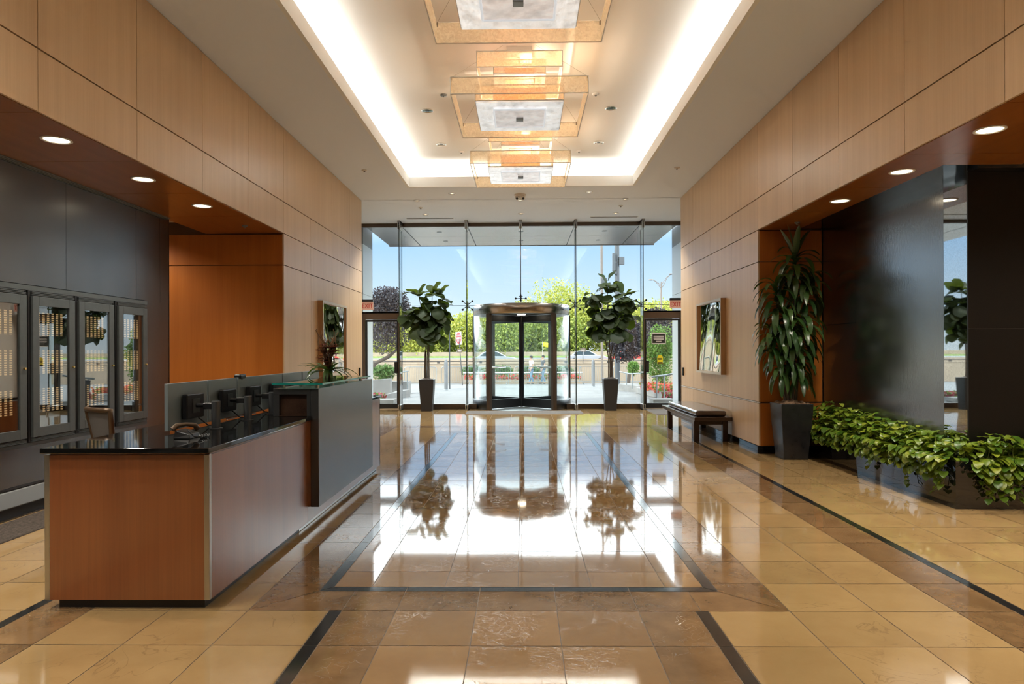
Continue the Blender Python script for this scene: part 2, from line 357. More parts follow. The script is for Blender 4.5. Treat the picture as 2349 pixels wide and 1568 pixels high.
# chandelier skins
def shade_mat(name,col,op,es,bumpy=0):
    """fibrous translucent shade: part see-through, lit by the lamps inside"""
    m=bpy.data.materials.new(name); m.use_nodes=True; nt=m.node_tree; nt.nodes.clear()
    o=nt.nodes.new('ShaderNodeOutputMaterial'); tr=nt.nodes.new('ShaderNodeBsdfTransparent'); tr.inputs[0].default_value=(1,.95,.86,1)
    d=nt.nodes.new('ShaderNodeBsdfDiffuse'); tl=nt.nodes.new('ShaderNodeBsdfTranslucent'); e=nt.nodes.new('ShaderNodeEmission')
    tc=nt.nodes.new('ShaderNodeTexCoord'); n=nt.nodes.new('ShaderNodeTexNoise'); n.inputs['Scale'].default_value=22; n.inputs['Detail'].default_value=8; n.inputs['Distortion'].default_value=2
    L(nt,tc.outputs['Object'],n.inputs['Vector'])
    h=nt.nodes.new('ShaderNodeHueSaturation'); h.inputs['Color'].default_value=(*col,1)
    r=nt.nodes.new('ShaderNodeMapRange'); r.inputs['From Min'].default_value=.3; r.inputs['From Max'].default_value=.7; r.inputs['To Min'].default_value=.75; r.inputs['To Max'].default_value=1.2
    L(nt,n.outputs['Fac'],r.inputs['Value']); L(nt,r.outputs[0],h.inputs['Value'])
    for q in (d,tl,e): L(nt,h.outputs[0],q.inputs['Color'])
    e.inputs[1].default_value=es
    a=nt.nodes.new('ShaderNodeMixShader'); L(nt,d.outputs[0],a.inputs[1]); L(nt,tl.outputs[0],a.inputs[2])
    s=nt.nodes.new('ShaderNodeAddShader'); L(nt,a.outputs[0],s.inputs[0]); L(nt,e.outputs[0],s.inputs[1])
    mx=nt.nodes.new('ShaderNodeMixShader'); mx.inputs[0].default_value=op; L(nt,tr.outputs[0],mx.inputs[1]); L(nt,s.outputs[0],mx.inputs[2])
    L(nt,mx.outputs[0],o.inputs[0]); return m
M['amber']=shade_mat('amber_fibre_shade',(.86,.73,.52),.40,.13)
M['orange']=shade_mat('orange_mica_shade',(.52,.19,.02),.94,.75)
M['peach']=shade_mat('peach_inner_shade',(.70,.45,.28),.5,.35)
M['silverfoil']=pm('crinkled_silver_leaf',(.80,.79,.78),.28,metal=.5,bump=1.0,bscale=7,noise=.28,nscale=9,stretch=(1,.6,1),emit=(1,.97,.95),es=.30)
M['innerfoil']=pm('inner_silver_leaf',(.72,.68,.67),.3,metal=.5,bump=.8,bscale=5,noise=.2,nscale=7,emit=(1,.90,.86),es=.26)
M['wire']=pm('frame_wire',(.85,.85,.83),.4)
M['palealu']=pm('pale_panel_frame',(.60,.64,.68),.4,emit=(.9,.95,1),es=.3)  # faint glow added so the frame looks pale; it is no lamp
M['wiredark']=pm('dark_frame_wire',(.30,.27,.23),.5)
# ------------------------------------------------------------------ camera
F=1550.0; HC=1.47
cam=bpy.data.cameras.new('camera'); co=bpy.data.objects.new('camera',cam); COL.objects.link(co); S.camera=co
cam.sensor_width=36; cam.sensor_fit='HORIZONTAL'; cam.lens=36*F/2349; cam.shift_y=22/2349; cam.clip_end=600; cam.clip_start=.05
co.location=(0,0,HC)
rot=Matrix.Rotation(.0165,4,'Z')@Matrix.Rotation(PI/2,4,'X')@Matrix.Rotation(-.0042,4,'Z')
co.rotation_euler=rot.to_euler()
# ------------------------------------------------------------------ main dimensions
XL,XR=-3.45,3.36; ZC=4.72; ZH=3.19; YJ=9.70; YW=14.42; YG=17.35; YB=-5.0
JY=[4.76+1.236*k for k in range(-8,8)]           # panel joints along the walls
TX0,TX1,TY0,TY1=-2.235,2.165,-2.5,13.3           # tray opening
ZT=5.18
# ================================================================== SETTING
# ---- floor: every slab its own face, grout sheet just below
def floor():
    b=MB(); g=.0025
    def tiles(x0,x1,y0,y1,m,xc=(),yc=()):
        xs=[x0]+[x for x in sorted(xc) if x0+.02<x<x1-.02]+[x1]
        ys=[y0]+[y for y in sorted(yc) if y0+.02<y<y1-.02]+[y1]
        for i in range(len(xs)-1):
            for j in range(len(ys)-1):
                a,c,d,e=xs[i]+g,xs[i+1]-g,ys[j]+g,ys[j+1]-g
                z=[random.uniform(-.0003,.0003) for _ in range(3)]; b.quad((a,d,z[0]),(c,d,z[1]),(c,e,z[1]+z[2]-z[0]),(a,e,z[2]),m)
    P=.4572
    rows=[3.832+P*k for k in range(-25,32)]
    b.quad((-7.2,YB,-.002),(7.2,YB,-.002),(7.2,YG+.1,-.002),(-7.2,YG+.1,-.002),0,.5)
    b.quad((-7.2,YB,-.3),(-7.2,YG+.1,-.3),(7.2,YG+.1,-.3),(7.2,YB,-.3),0,.5)
    CR,TA,BR,BK=1,2,3,4
    YE=13.1                                      # end of the long dark bands
    # side fields
    tiles(-7.2,-2.87,YB,YG,CR,[-2.87-P*k for k in range(1,12)],rows)
    tiles(-2.87,-2.81,YB,YE,BK,(),rows); tiles(-2.81,-2.485,YB,YE,BR,(),rows)
    tiles(-2.485,-1.575,YB,YE,CR,[-2.03],rows)
    tiles(2.82,7.2,YB,YG,CR,[2.82+P*k for k in range(1,12)],rows)
    tiles(2.755,2.82,YB,YE,BK,(),rows); tiles(2.425,2.755,YB,YE,BR,(),rows)
    tiles(1.497,2.425,YB,YE,CR,[1.975],rows)
    # near corridor
    y1=3.832; cx=[-.728,-.272,.185,.645]
    tiles(-1.575,-1.112,YB,y1,CR,(),rows); tiles(1.04,1.497,YB,y1,CR,(),rows)
    tiles(-1.112,-1.038,YB,y1,BK,(),rows); tiles(.967,1.04,YB,y1,BK,(),rows)
    tiles(-1.038,-.728,YB,y1,BR,(),rows); tiles(.645,.967,YB,y1,BR,(),rows)
    tiles(-.728,.645,YB,y1,TA,cx,rows)
    # framed field: brown border (mitred corners), black strip, limestone inside
    FX0,FX1,FY0,FY1=-1.575,1.497,y1,12.55; bw=.312; kw=.074
    ix0,ix1,iy0,iy1=FX0+bw,FX1-bw,FY0+bw,FY1-bw
    def mitre(x0,x1,y0,y1,w,m,xc,yc):
        q=lambda *p: b.add([(x,y,0) for x,y in p],[tuple(range(len(p)))],m)
        X0,X1,Y0,Y1=x0+w,x1-w,y0+w,y1-w
        xs=[X0]+[x for x in xc if X0<x<X1]+[X1]; ys=[Y0]+[y for y in yc if Y0+.1<y<Y1-.1]+[Y1]
        for i in range(len(xs)-1):
            a,c=xs[i]+g,xs[i+1]-g
            a0=x0+g if i==0 else a; c0=x1-g if i==len(xs)-2 else c
            q((a0,y0+g),(c0,y0+g),(c,Y0-g),(a,Y0-g)); q((a,Y1+g),(c,Y1+g),(c0,y1-g),(a0,y1-g))
        for j in range(len(ys)-1):
            a,c=ys[j]+g,ys[j+1]-g
            a0=y0+2*g if j==0 else a; c0=y1-2*g if j==len(ys)-2 else c
            q((x0+g,a0),(X0-g,a),(X0-g,c),(x0+g,c0)); q((X1+g,a),(x1-g,a0),(x1-g,c0),(X1+g,c))
    mitre(FX0,FX1,FY0,FY1,bw,BR,[-1.19+.15]+cx+[1.0],rows)
    mitre(ix0,ix1,iy0,iy1,kw,BK,cx,rows)
    ic=[-.038+P*k for k in range(-3,4)]
    tiles(ix0+kw,ix1-kw,iy0+kw,iy1-kw,TA,ic,[4.055+P*k for k in range(0,20)])
    # entrance end
    e2=[-.27+P*k for k in range(-8,9)]
    tiles(FX0,FX1,FY1,YE,TA,e2,[])
    tiles(-2.87,2.82,YE,YE+.31,BR,e2,[]); tiles(-2.87,2.82,YE+.31,YG,CR,e2,[YE+.31+P*k for k in range(1,9)])
    o=b.build('floor',[M['grout'],M['cream'],M['tan'],M['brown'],M['blackstone']])
    struct(o,'polished cream and brown marble floor with black stone bands')
floor()
# ---- panelled side walls
def panel_wall(name,x,sgn,label):
    """sgn=+1: face looks to +X (left wall)"""
    b=MB(); t=.02; bk=x-sgn*t
    def pan(y0,y1,z0,z1,gv=.003,gh=.006):
        b.box(min(x,bk),max(x,bk),y0+gv,y1-gv,z0+gh,z1-gh,0)
    def row(z0,z1,ya,yb,skip=(),gh=.006):
        ys=[ya]+[y for i,y in enumerate(JY) if ya+.02<y<yb-.02 and not any(abs(y-s)<.1 for s in skip)]+[yb]
        for i in range(len(ys)-1): pan(ys[i],ys[i+1],z0,z1,.003,gh)
    row(3.645,ZC,YB,YW,(JY[8+5],) if sgn>0 else (10.94,12.18))
    row(ZH,3.645,YB,YW)
    row(2.735,ZH,YJ,YW); row(.735,2.735,YJ,YW); row(.105,.72,YJ,YW)
    # backing (groove colour)
    b.box(*sorted((bk,bk-sgn*.15)),YB,YW-.01,ZH+.004,ZC,1,.5)
    b.box(*sorted((bk,bk-sgn*.08)),YJ+.02,YW-.01,.0,ZH+.004,1,.5)
    # chair rail strip
    b.box(*sorted((x+sgn*.004,bk)),YJ,YW,.72,.735,2,.5)
    # end face of the pier towards the glass
    b.box(*sorted((bk,x-sgn*.75)),YW-.02,YW,0,ZC,0,.5)
    return struct(b.build(name,[M['maple'],M['groove'],M['white']]),label)
panel_wall('wall_left',XL,1,'maple panelled wall on the reception side')
panel_wall('wall_right',XR,-1,'maple panelled wall on the bench side')
def jamb(name,xa,xb,label):
    b=MB(); x0,x1=min(xa,xb),max(xa,xb)
    for z0,z1 in ((.105,.72),(.735,2.735),(2.735,ZH-.01)):
        b.box(x0,x1,YJ,YJ+.02,z0+.005,z1-.005,0,.45)
    b.box(x0,x1,YJ+.012,YJ+.12,0,ZH+.25,1,.5)
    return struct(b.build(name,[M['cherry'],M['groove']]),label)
jamb('wall_left_return',-7.0,XL-.021,'red brown veneered wall at the end of the reception opening')
jamb('wall_right_return',XR+.021,4.26,'red brown veneered return wall behind the tall potted plant')
# ---- skirting
for nm,x,s in (('baseboard_right',XR,-1),('baseboard_left',XL,1)):
    b=MB(); b.box(*sorted((x-s*.02,x+s*.006)),YJ-.006,YW,0,.105); b.box(*sorted((x-s*.59,x+s*.006)),YJ-.008,YJ+.02,0,.105)
    struct(b.build(nm,M['granite']),'black stone skirting')
# ---- wooden soffits over the side openings, with seams
def soffit(name,x0,x1,label,y1=YJ):
    b=MB(); ys=[YB]+[y for y in JY if YB<y<y1-.05]+[y1]
    for i in range(len(ys)-1): b.box(x0,x1,ys[i]+.003,ys[i+1]-.003,ZH,ZH+.02,0)
    b.box(x0,x1,YB,y1,ZH+.012,ZH+.1,1)
    return struct(b.build(name,[M['shaded_veneer_h'],M['groove']]),label)
soffit('ceiling_left_soffit',-4.58,XL-.0205,'dark veneered soffit over the reception area')
soffit('ceiling_right_soffit',XR+.0205,3.92,'veneered soffit over the right opening')
b=MB(); ys=[YB]+[y for y in JY if y<6.0]+[6.36]
for i in range(len(ys)-1): b.box(3.92,4.64,ys[i]+.003,ys[i+1]-.003,ZH,ZH+.02,0)
b.box(3.92,4.64,YB,6.36,ZH+.012,ZH+.1,1)
struct(b.build('ceiling_right_soffit_near',[M['shaded_veneer_h'],M['groove']]),'veneered soffit beside the granite portal')
# linear metal trim at the head of the black wall
b=MB()
for k in range(3): b.box(-4.545+.02*k,-4.533+.02*k,YB,8.55,ZH-.022+.006*k,ZH-.002)
struct(b.build('trim_1',M['ledge']),'ribbed metal strip above the black panelled wall')
# passage ceilings and outer shell
b=MB(); b.box(-7.0,-4.58,YB,YJ,3.36,3.42); struct(b.build('ceiling_left_passage',M['wallwhite']))
b=MB(); b.box(4.64,7.0,YB,6.6,3.36,3.42); struct(b.build('ceiling_right_passage',M['wallwhite']))
b=MB(); b.box(-7.2,-7.0,YB,YJ+.1,0,5.6); struct(b.build('wall_far_left',M['wallwhite']))
b=MB(); b.box(7.0,7.2,YB,YJ+.1,0,5.6); struct(b.build('wall_far_right',M['wallwhite']))
b=MB(); b.box(-7.2,7.2,YB-.2,YB,0,5.6); struct(b.build('wall_back',M['darkwood']))  # unseen rear wall, coloured dark to stand for the dim lobby behind
# vestibule side walls
for nm,x in (('wall_vestibule_left',-4.16),('wall_vestibule_right',4.10)):
    b=MB(); s=-1 if x<0 else 1
    b.box(*sorted((x,x+s*.2)),YW-.02,YG-.02,0,5.2); struct(b.build(nm,M['wallwhite']))
# ---- lobby ceiling with the raised lit tray
b=MB(); zt=ZC+.28
ring=[(-3.6,TX0-.05,YB,YW),(TX1+.05,3.5,YB,YW),(TX0-.05,TX1+.05,YB,TY0-.05),(TX0-.05,TX1+.05,TY1+.05,YW)]
for x0,x1,y0,y1 in ring: b.box(x0,x1,y0,y1,ZC,ZC+.05,0)
# lips of the tray
lz=ZC+.20
b.box(TX0-.05,TX0,TY0-.05,TY1+.05,ZC+.0,lz,1); b.box(TX1,TX1+.05,TY0-.05,TY1+.05,ZC+.0,lz,1)
b.box(TX0,TX1,TY1,TY1+.05,ZC+.0,lz,1); b.box(TX0,TX1,TY0-.05,TY0,ZC+.0,lz,1)
struct(b.build('ceiling',[M['paint'],M['tray_paint']]),'flat painted ceiling around the raised tray')
b=MB(); c=.42
b.box(TX0-c-.1,TX1+c+.1,TY0-c-.1,TY1+c+.1,ZT,ZT+.06)
b.box(TX0-c-.1,TX0-c,TY0-c,TY1+c,ZC+.05,ZT); b.box(TX1+c,TX1+c+.1,TY0-c,TY1+c,ZC+.05,ZT)
b.box(TX0-c,TX1+c,TY1+c,TY1+c+.1,ZC+.05,ZT); b.box(TX0-c,TX1+c,TY0-c-.1,TY0-c,ZC+.05,ZT)
struct(b.build('ceiling_tray',M['tray_paint']),'raised cream ceiling tray with cove lighting')
b=MB(); b.box(-4.3,4.25,YW-.01,YG+.02,ZC+.05,ZC+.12)
b.box(-4.3,4.25,YW-.02,YW,ZC,ZC+.06)
struct(b.build('ceiling_vestibule',M['paint']),'lighter painted ceiling before the glass front')
b=MB(); b.box(-7.3,7.3,YB-.2,YG+.02,5.45,5.65); b.box(-7.3,7.3,YG-.02,YG+.12,4.86,5.65); struct(b.build('ceiling_roof_deck',M['conc']))
for nm,x in (('wall_outer_left',-7.2),('wall_outer_right',4.3)):
    b=MB(); b.box(x,x+2.9,YJ+.12,YG,0,5.5); struct(b.build(nm,M['pyl_white']))
# ---- black panelled wall behind reception
b=MB(); X=-4.55
ysj=[YB,-.87,.35,1.6,2.85,4.1,5.44,6.66,7.88,8.40,8.61]
for i in range(len(ysj)-1):
    b.box(X-.03,X,ysj[i]+.002,ysj[i+1]-.002,2.105,ZH-.01,0)
    b.box(X-.03,X,ysj[i]+.002,ysj[i+1]-.002,.28,.62,0)
b.box(X-.03,X,8.06,8.61,.62,2.105,0,.5); b.box(X-.03,X,YB,4.85,.62,2.105,0,.4)
b.box(X-.12,X-.028,YB,8.60,0,ZH+.1,1)                 # backing
b.box(X-.12,X-.0,8.60,8.625,0,ZH+.06,0,.5)            # end cheek
b.box(X-.02,X+.03,YB,8.06,2.05,2.095,2)               # head rail
b.box(X-.02,X+.02,YB,8.06,.62,.655,2)
b.box(X-.02,X+.012,YB,8.61,.262,.278,1)
struct(b.build('wall_reception_back',[M['ebony'],M['blackplastic'],M['cabinet']]),'black veneered wall behind the reception desk')
b=MB(); b.lathe((0,0,0),[(.0,0)],3)
b=MB(); b.hexa([(X-.0,YB,.10),(X+.055,YB,.115),(X+.055,8.61,.115),(X,8.61,.10)],[(X,YB,.26),(X+.02,YB,.245),(X+.02,8.61,.245),(X,8.61,.26)])
struct(b.build('trim_2',M['ledge'],bevel=.008),'grey bumper rail along the foot of the black wall')
# ---- right: black granite water wall, portal and polished slab
b=MB()
for (y0,y1,z0,z1) in ((6.93,7.95,0,ZH),(7.95,8.75,0,ZH),(8.75,9.7,0,1.82),(8.75,9.7,1.825,ZH)):
    b.box(4.27,4.35,y0+.001,y1-.001,z0,z1,0)
b.box(4.27,4.35,6.57,6.928,0,1.668,2); b.box(4.27,4.35,6.57,6.928,1.672,ZH,2)
b.box(4.27,7.0,6.55,6.57,0,1.668,3); b.box(4.27,7.0,6.55,6.57,1.672,ZH+.02,3)
b.box(4.35,7.0,6.57,9.8,0,ZH+.1,1)
b.box(4.27,4.9,6.40,6.56,ZH-.02,ZH+.3,1)
struct(b.build('wall_granite',[M['waterwall'],M['granite'],M['mirrorstone'],M['granite_honed']]),'black granite water wall in the right opening')
b=MB(); b.box(3.921,4.64,6.361,YJ,ZH,ZH+.12); struct(b.build('ceiling_granite_portal',M['granite']),'black granite lintel over the water wall')
# ---- entrance glass front
FX=[-3.11,-1.42,-.055,1.33,3.01]
DRX,DRY,DRR=-.045,17.92,1.265
def pane(n,x0,x1,z0,z1,label,m='glass'):
    b=MB(); b.box(x0,x1,YG-.006,YG+.006,z0,z1); return struct(b.build('window_%d'%n,M[m]),label)
ZTR=2.655
xs=[-4.14]+FX+[4.09]
n=1
for i in range(6):
    pane(n,xs[i]+.006,xs[i+1]-.006,ZTR+.004,4.68,'upper glass pane of the entrance front'); n+=1
pane(n,FX[0]+.006,FX[1]-.006,.13,ZTR-.004,'lower pane left of the left potted fig'); n+=1
pane(n,FX[3]+.006,FX[4]-.006,.13,ZTR-.004,'lower pane right of the revolving door'); n+=1
pane(n,FX[1]+.006,DRX-1.145,.13,ZTR-.004,'narrow lower pane left of the revolving door'); n+=1
pane(n,DRX+1.145,FX[3]-.006,.13,ZTR-.004,'narrow lower pane right of the revolving door'); n+=1
pane(n,-4.14,FX[0]-.006,2.50,ZTR-.004,'small pane above the left exit door'); n+=1
pane(n,FX[4]+.006,4.09,2.50,ZTR-.004,'small pane above the right exit door'); n+=1
b=MB(); b.box(-4.16,4.10,YG-.05,YG+.05,4.68,4.79); struct(b.build('trim_3',M['bronze']),'metal head channel of the glass front')
b=MB()
for x0,x1 in ((FX[0],DRX-1.15),(DRX+1.15,FX[4])): b.box(x0,x1,YG-.05,YG+.05,0,.13)
struct(b.build('trim_4',M['bronze'],bevel=.004),'bronze sill under the glass front')
b=MB()
for i in range(6):
    if i in (2,3): continue
    b.box(xs[i]+.01,xs[i+1]-.01,YG-.008,YG+.008,ZTR-.005,ZTR+.005)
b.box(FX[1],DRX-1.14,YG-.008,YG+.008,ZTR-.005,ZTR+.005); b.box(DRX+1.14,FX[3],YG-.008,YG+.008,ZTR-.005,ZTR+.005)
struct(b.build('trim_5',M['darkmetal']),'thin dark seal line between upper and lower panes')
# transparent fins
def fin(x,label,low=0.0,proto=None):
    t=thing('glass_fin',label,'glass fin',(x,YG-.2,0),'vertical glass fins of the entrance front')
    b=MB(); b.box(x-.009,x+.009,YG-.41,YG-.012,max(low,.10),4.66,0)
    b.box(x-.0095,x+.0095,YG-.414,YG-.40,max(low,.10),4.66,1); b.box(x-.0095,x+.0095,YG-.02,YG-.011,max(low,.10),4.66,1)
    b.build('fin_blade',[M['glass'],M['finedge']],t)
    b=MB(); b.box(x-.035,x-.012,YG-.44,YG-.05,4.55,4.77); b.box(x+.012,x+.035,YG-.44,YG-.05,4.55,4.77); b.box(x-.035,x+.035,YG-.44,YG-.05,4.72,4.769)
    b.build('top_shoe',M['steel'],t,bevel=.004)
    if low<.1:
        b=MB(); b.box(x-.035,x-.011,YG-.46,YG-.05,0,.14); b.box(x+.011,x+.035,YG-.46,YG-.05,0,.14); b.box(x-.035,x+.035,YG-.46,YG-.05,0,.03)
        b.build('base_shoe',M['steel'],t,bevel=.004)
    zc=ZTR if low<.1 else ZTR+.17
    b=MB(); y=YG-.07
    for s in (-1,1): b.tube([(x+s*.012,y-.03,zc-.10),(x+s*.012,y-.03,zc+.10)],.008,8); b.tube([(x-.05,y-.03,zc+s*.055),(x+.05,y-.03,zc+s*.055)],.009,8)
    b.tube([(x,y-.05,zc),(x,y-.01,zc)],.028,12)
    ends=[(-.125,.11),(.125,.11),(-.125,-.11),(.125,-.11)] if low<.1 else [(-.13,0),(.13,0)]
    for dx,dz in ends:
        b.tube([(x,y-.03,zc),(x+dx,y-.005,zc+dz)],.008,8); b.tube([(x+dx,YG-.02,zc+dz),(x+dx,y-.03,zc+dz)],.026,14)
    b.build('spider_fitting',M['darkmetal'],t)
    return t
fin(FX[0],'glass fin standing at the right jamb of the left exit door')
fin(FX[1],'glass fin just left of the revolving door')
fin(FX[2],'short glass fin hanging above the middle of the revolving door',2.72)
fin(FX[3],'glass fin just right of the revolving door')
fin(FX[4],'glass fin standing at the left jamb of the right exit door')
# ---- exit doors
def exit_door(n,x0,x1,hinge,label):
    t=bpy.data.objects.new('door_%d'%n,None); COL.objects.link(t); t.location=((x0+x1)/2,YG,0); struct(t,label)
    b=MB(); b.box(x0,x0+.07,YG-.06,YG+.06,0,2.5); b.box(x1-.07,x1,YG-.06,YG+.06,0,2.5); b.box(x0+.07,x1-.07,YG-.06,YG+.06,2.31,2.5)
    b.box(x0,x1,YG-.06,YG+.06,2.46,2.5); b.build('frame',M['bronze'],t,bevel=.003)
    b=MB(); a,c=x0+.075,x1-.075
    b.box(a,a+.045,YG-.022,YG+.022,.02,2.30); b.box(c-.045,c,YG-.022,YG+.022,.02,2.30); b.box(a+.045,c-.045,YG-.022,YG+.022,.02,.14); b.box(a+.045,c-.045,YG-.022,YG+.022,2.25,2.30)
    b.build('door_rail',M['darkmetal'],t,bevel=.003)
    b=MB(); b.box(a+.045,c-.045,YG-.005,YG+.005,.14,2.25); b.build('pane',M['glass'],t)
    h=c-.10 if hinge=='L' else a+.02
    b=MB(); b.box(h,h+.085,YG-.075,YG-.022,.93,1.22); b.build('push_plate',M['darkmetal'],t,bevel=.006)
    b=MB(); b.box(x0,x1,YG-.05,YG+.05,0,.02); b.build('threshold',M['steel'],t)
    return t
exit_door(1,-4.13,FX[0]-.02,'L','glazed exit door on the left under a red exit sign')
exit_door(2,FX[4]+.02,4.08,'R','glazed exit door on the right with a black notice on it')
# ================================================================== REVOLVING DOOR
def revolving():
    x,y,r=DRX,DRY,DRR
    t=thing('revolving_door','steel drum revolving door in the middle of the glass front','revolving door',(x,y,0))
    b=MB(); b.lathe((x,y,0),[(r+.0,2.42),(r+.012,2.43),(r+.012,2.665),(r,2.675)],72,0)
    b.lathe((x,y,0),[(0.001,2.675),(r,2.675)],72,0,smooth=False); b.lathe((x,y,0),[(r,2.42),(0.001,2.42)],72,1,smooth=False)
    b.build('canopy_drum',[M['fascia_steel'],M['darkmetal']],t)
    half=R(40)                                     # half angle of the walk-through openings
    for nm,c in (('left',PI),('right',0)):
        a0,a1=c-(PI/2-half),c+(PI/2-half)
        b=MB(); b.lathe((x,y,0),[(r-.006,.24),(r+.006,.24),(r+.006,2.42),(r-.006,2.42)],28,0,a0,a1,closed=True)
        b.build('curved_glass',M['glass'],t)
        b=MB(); b.lathe((x,y,0),[(r-.03,0),(r+.03,0),(r+.03,.23),(r+.012,.245),(r-.03,.245)],28,0,a0,a1,closed=True)
        b.build('base_rail',M['darkmetal'],t)
        for a in (a0,a1):
            b=MB(); m=Matrix.Translation((x+r*math.cos(a),y+r*math.sin(a),1.21))@Matrix.Rotation(a,4,'Z'); b.obox(m,.085,.115,2.42)
            b.build('post',M['bronze'],t,bevel=.004)
        b=MB(); m=Matrix.Translation((x+r*math.cos(c),y,1.33))@Matrix.Rotation(c,4,'Z'); b.obox(m,.06,.05,2.18); b.build('outer_post',M['bronze'],t,bevel=.003)
    b=MB(); b.tube([(x,y,.01),(x,y,2.42)],.042,16); b.build('centre_shaft',M['darkmetal'],t)
    for k in range(4):
        a=PI/4+k*PI/2+R(0)
        d=Vector((math.cos(a),math.sin(a),0)); Z=Matrix.Rotation(a,4,'Z')
        def bar(bb,s0,s1,z0,z1,w=.045):
            bb.obox(Matrix.Translation(Vector((x,y,(z0+z1)/2))+d*((s0+s1)/2))@Z,s1-s0,w,z1-z0)
        b=MB(); bar(b,.04,r-.03,2.24,2.40); bar(b,.04,r-.03,.02,.25); bar(b,r-.09,r-.02,.25,2.24); bar(b,.04,.075,.25,2.24)
        w=b.build('wing_frame',M['darkmetal'],t,bevel=.003)
        b=MB(); bar(b,.075,r-.09,.25,2.24,.01); b.build('wing_glass',M['glass'],w)
        b=MB(); nrm=Vector((-d.y,d.x,0))
        for sg in (1,):
            p=[Vector((x,y,1.06))+d*s+nrm*(sg*o) for s,o in ((r-.06,.02),(r-.06,.075),(r-.62,.075),(r-.62,.02))]
            b.tube(p,.016,10)
        b.build('push_bar',M['steel'],w)
    b=MB(); b.lathe((x,y-.62,2.405),[(.001,0),(.10,0),(.11,.015)],24); b.build('ceiling_lamp',M['lamp_on'],t)
    b=MB(); b.lathe((x,y,0),[(r-.03,.004),(.001,.004)],48,smooth=False); b.build('drum_floor',M['galv'],t)
revolving()
# entrance mats
b=MB(); b.hexa([(-1.38,15.85,0),(1.42,15.85,0),(1.42,16.66,0),(-1.38,16.66,0)],[(-1.37,15.86,.012),(1.41,15.86,.012),(1.41,16.66,.012),(-1.37,16.66,.012)])
tag(b.build('entrance_mat',M['mat'],loc=(0,16.2,0)),'wide grey mat on the marble before the revolving door','mat')
b=MB(); b.hexa([(3.06,15.6,0),(4.0,15.6,0),(4.0,17.1,0),(3.06,17.1,0)],[(3.07,15.61,.012),(3.99,15.61,.012),(3.99,17.09,.012),(3.07,17.09,.012)])
tag(b.build('door_mat',M['mat'],loc=(3.5,16.3,0)),'dark mat on the floor inside the right exit door','mat')
# ---- exit signs on the door heads
def exit_sign(x,label,flip=1):
    y=YG-.28
    t=thing('exit_sign',label,'exit sign',(x,y,2.5),'exit signs over the two side doors')
    b=MB(); b.box(x-.15,x+.15,y-.05,y+.05,2.745,2.80); b.build('hood',M['darkmetal'],t,bevel=.004)
    b=MB(); b.box(x-.145,x+.145,y-.012,y+.012,2.545,2.745); b.build('panel',M['exitbox'],t)
    text_mesh('lettering','EXIT',.165,Matrix.Translation((x,y-.016,2.635))@FACE_CAM@Matrix.Scale(.82,4,(1,0,0)),M['exitred'],t,.004)
    b=MB(); b.box(x-.012,x+.012,y+.05,YG-.05,2.76,2.785); b.box(x-.14,x+.14,y-.008,y+.008,2.735,2.748); b.build('bracket',M['darkmetal'],t)
exit_sign(-3.94,'lit red exit sign over the left exit door')
exit_sign(3.84,'lit red exit sign over the right exit door')
# ---- notices on the right door glass
yN=YG-.012
t=thing('door_notice','black notice with pale lines of writing on the right exit door glass','notice',(3.46,yN,1.79))
b=MB(); b.box(3.30,3.63,yN-.004,yN,1.66,1.92); b.build('plate',M['blackplastic'],t)
b=MB(); b.box(3.285,3.645,yN-.006,yN-.001,1.91,1.935); b.box(3.285,3.645,yN-.006,yN-.001,1.645,1.67); b.box(3.285,3.305,yN-.006,yN-.001,1.66,1.92); b.box(3.625,3.645,yN-.006,yN-.001,1.66,1.92); b.build('frame',M['white'],t)
b=MB()
for z,w in ((1.85,.125),(1.825,.13),(1.79,.13),(1.765,.125),(1.72,.07)): b.box(3.465-w,3.465+w,yN-.0065,yN-.0045,z-.008,z+.008)
b.build('printed_line',M['signwhite'],t)
t=thing('door_sticker','round topped yellow sticker low on the right exit door glass','sticker',(3.5,yN,1.25))
b=MB(); pts=[(3.43,1.14),(3.57,1.14)]+[(3.5+.07*math.cos(a*PI/12),1.30+.07*math.sin(a*PI/12)) for a in range(13)]
b.hexa([(px,yN,pz) for px,pz in pts],[(px,yN-.003,pz) for px,pz in pts]); b.build('sheet',M['yellow'],t)
b=MB(); b.box(3.437,3.563,yN-.005,yN-.0031,1.145,1.185); b.box(3.45,3.55,yN-.005,yN-.0031,1.245,1.26); b.box(3.45,3.55,yN-.005,yN-.0031,1.275,1.288); b.build('printed_band',M['blackplastic'],t)
# ---- card readers
for x,s,y,z,lb in ((XR,-1,14.2,1.04,'black card reader on the right wall beside the exit door'),(XL,1,14.15,1.06,'black card reader on the left wall beside the exit door')):
    t=thing('card_reader',lb,'card reader',(x,y,z),'card readers by the exits')
    b=MB(); b.box(*sorted((x+s*.001,x+s*.03)),y-.035,y+.035,z-.085,z+.085); b.build('housing',M['blackplastic'],t,bevel=.008)
    b=MB(); b.box(*sorted((x+s*.03,x+s*.032)),y-.02,y+.02,z+.03,z+.05); b.build('indicator',M['postmetal'],t)
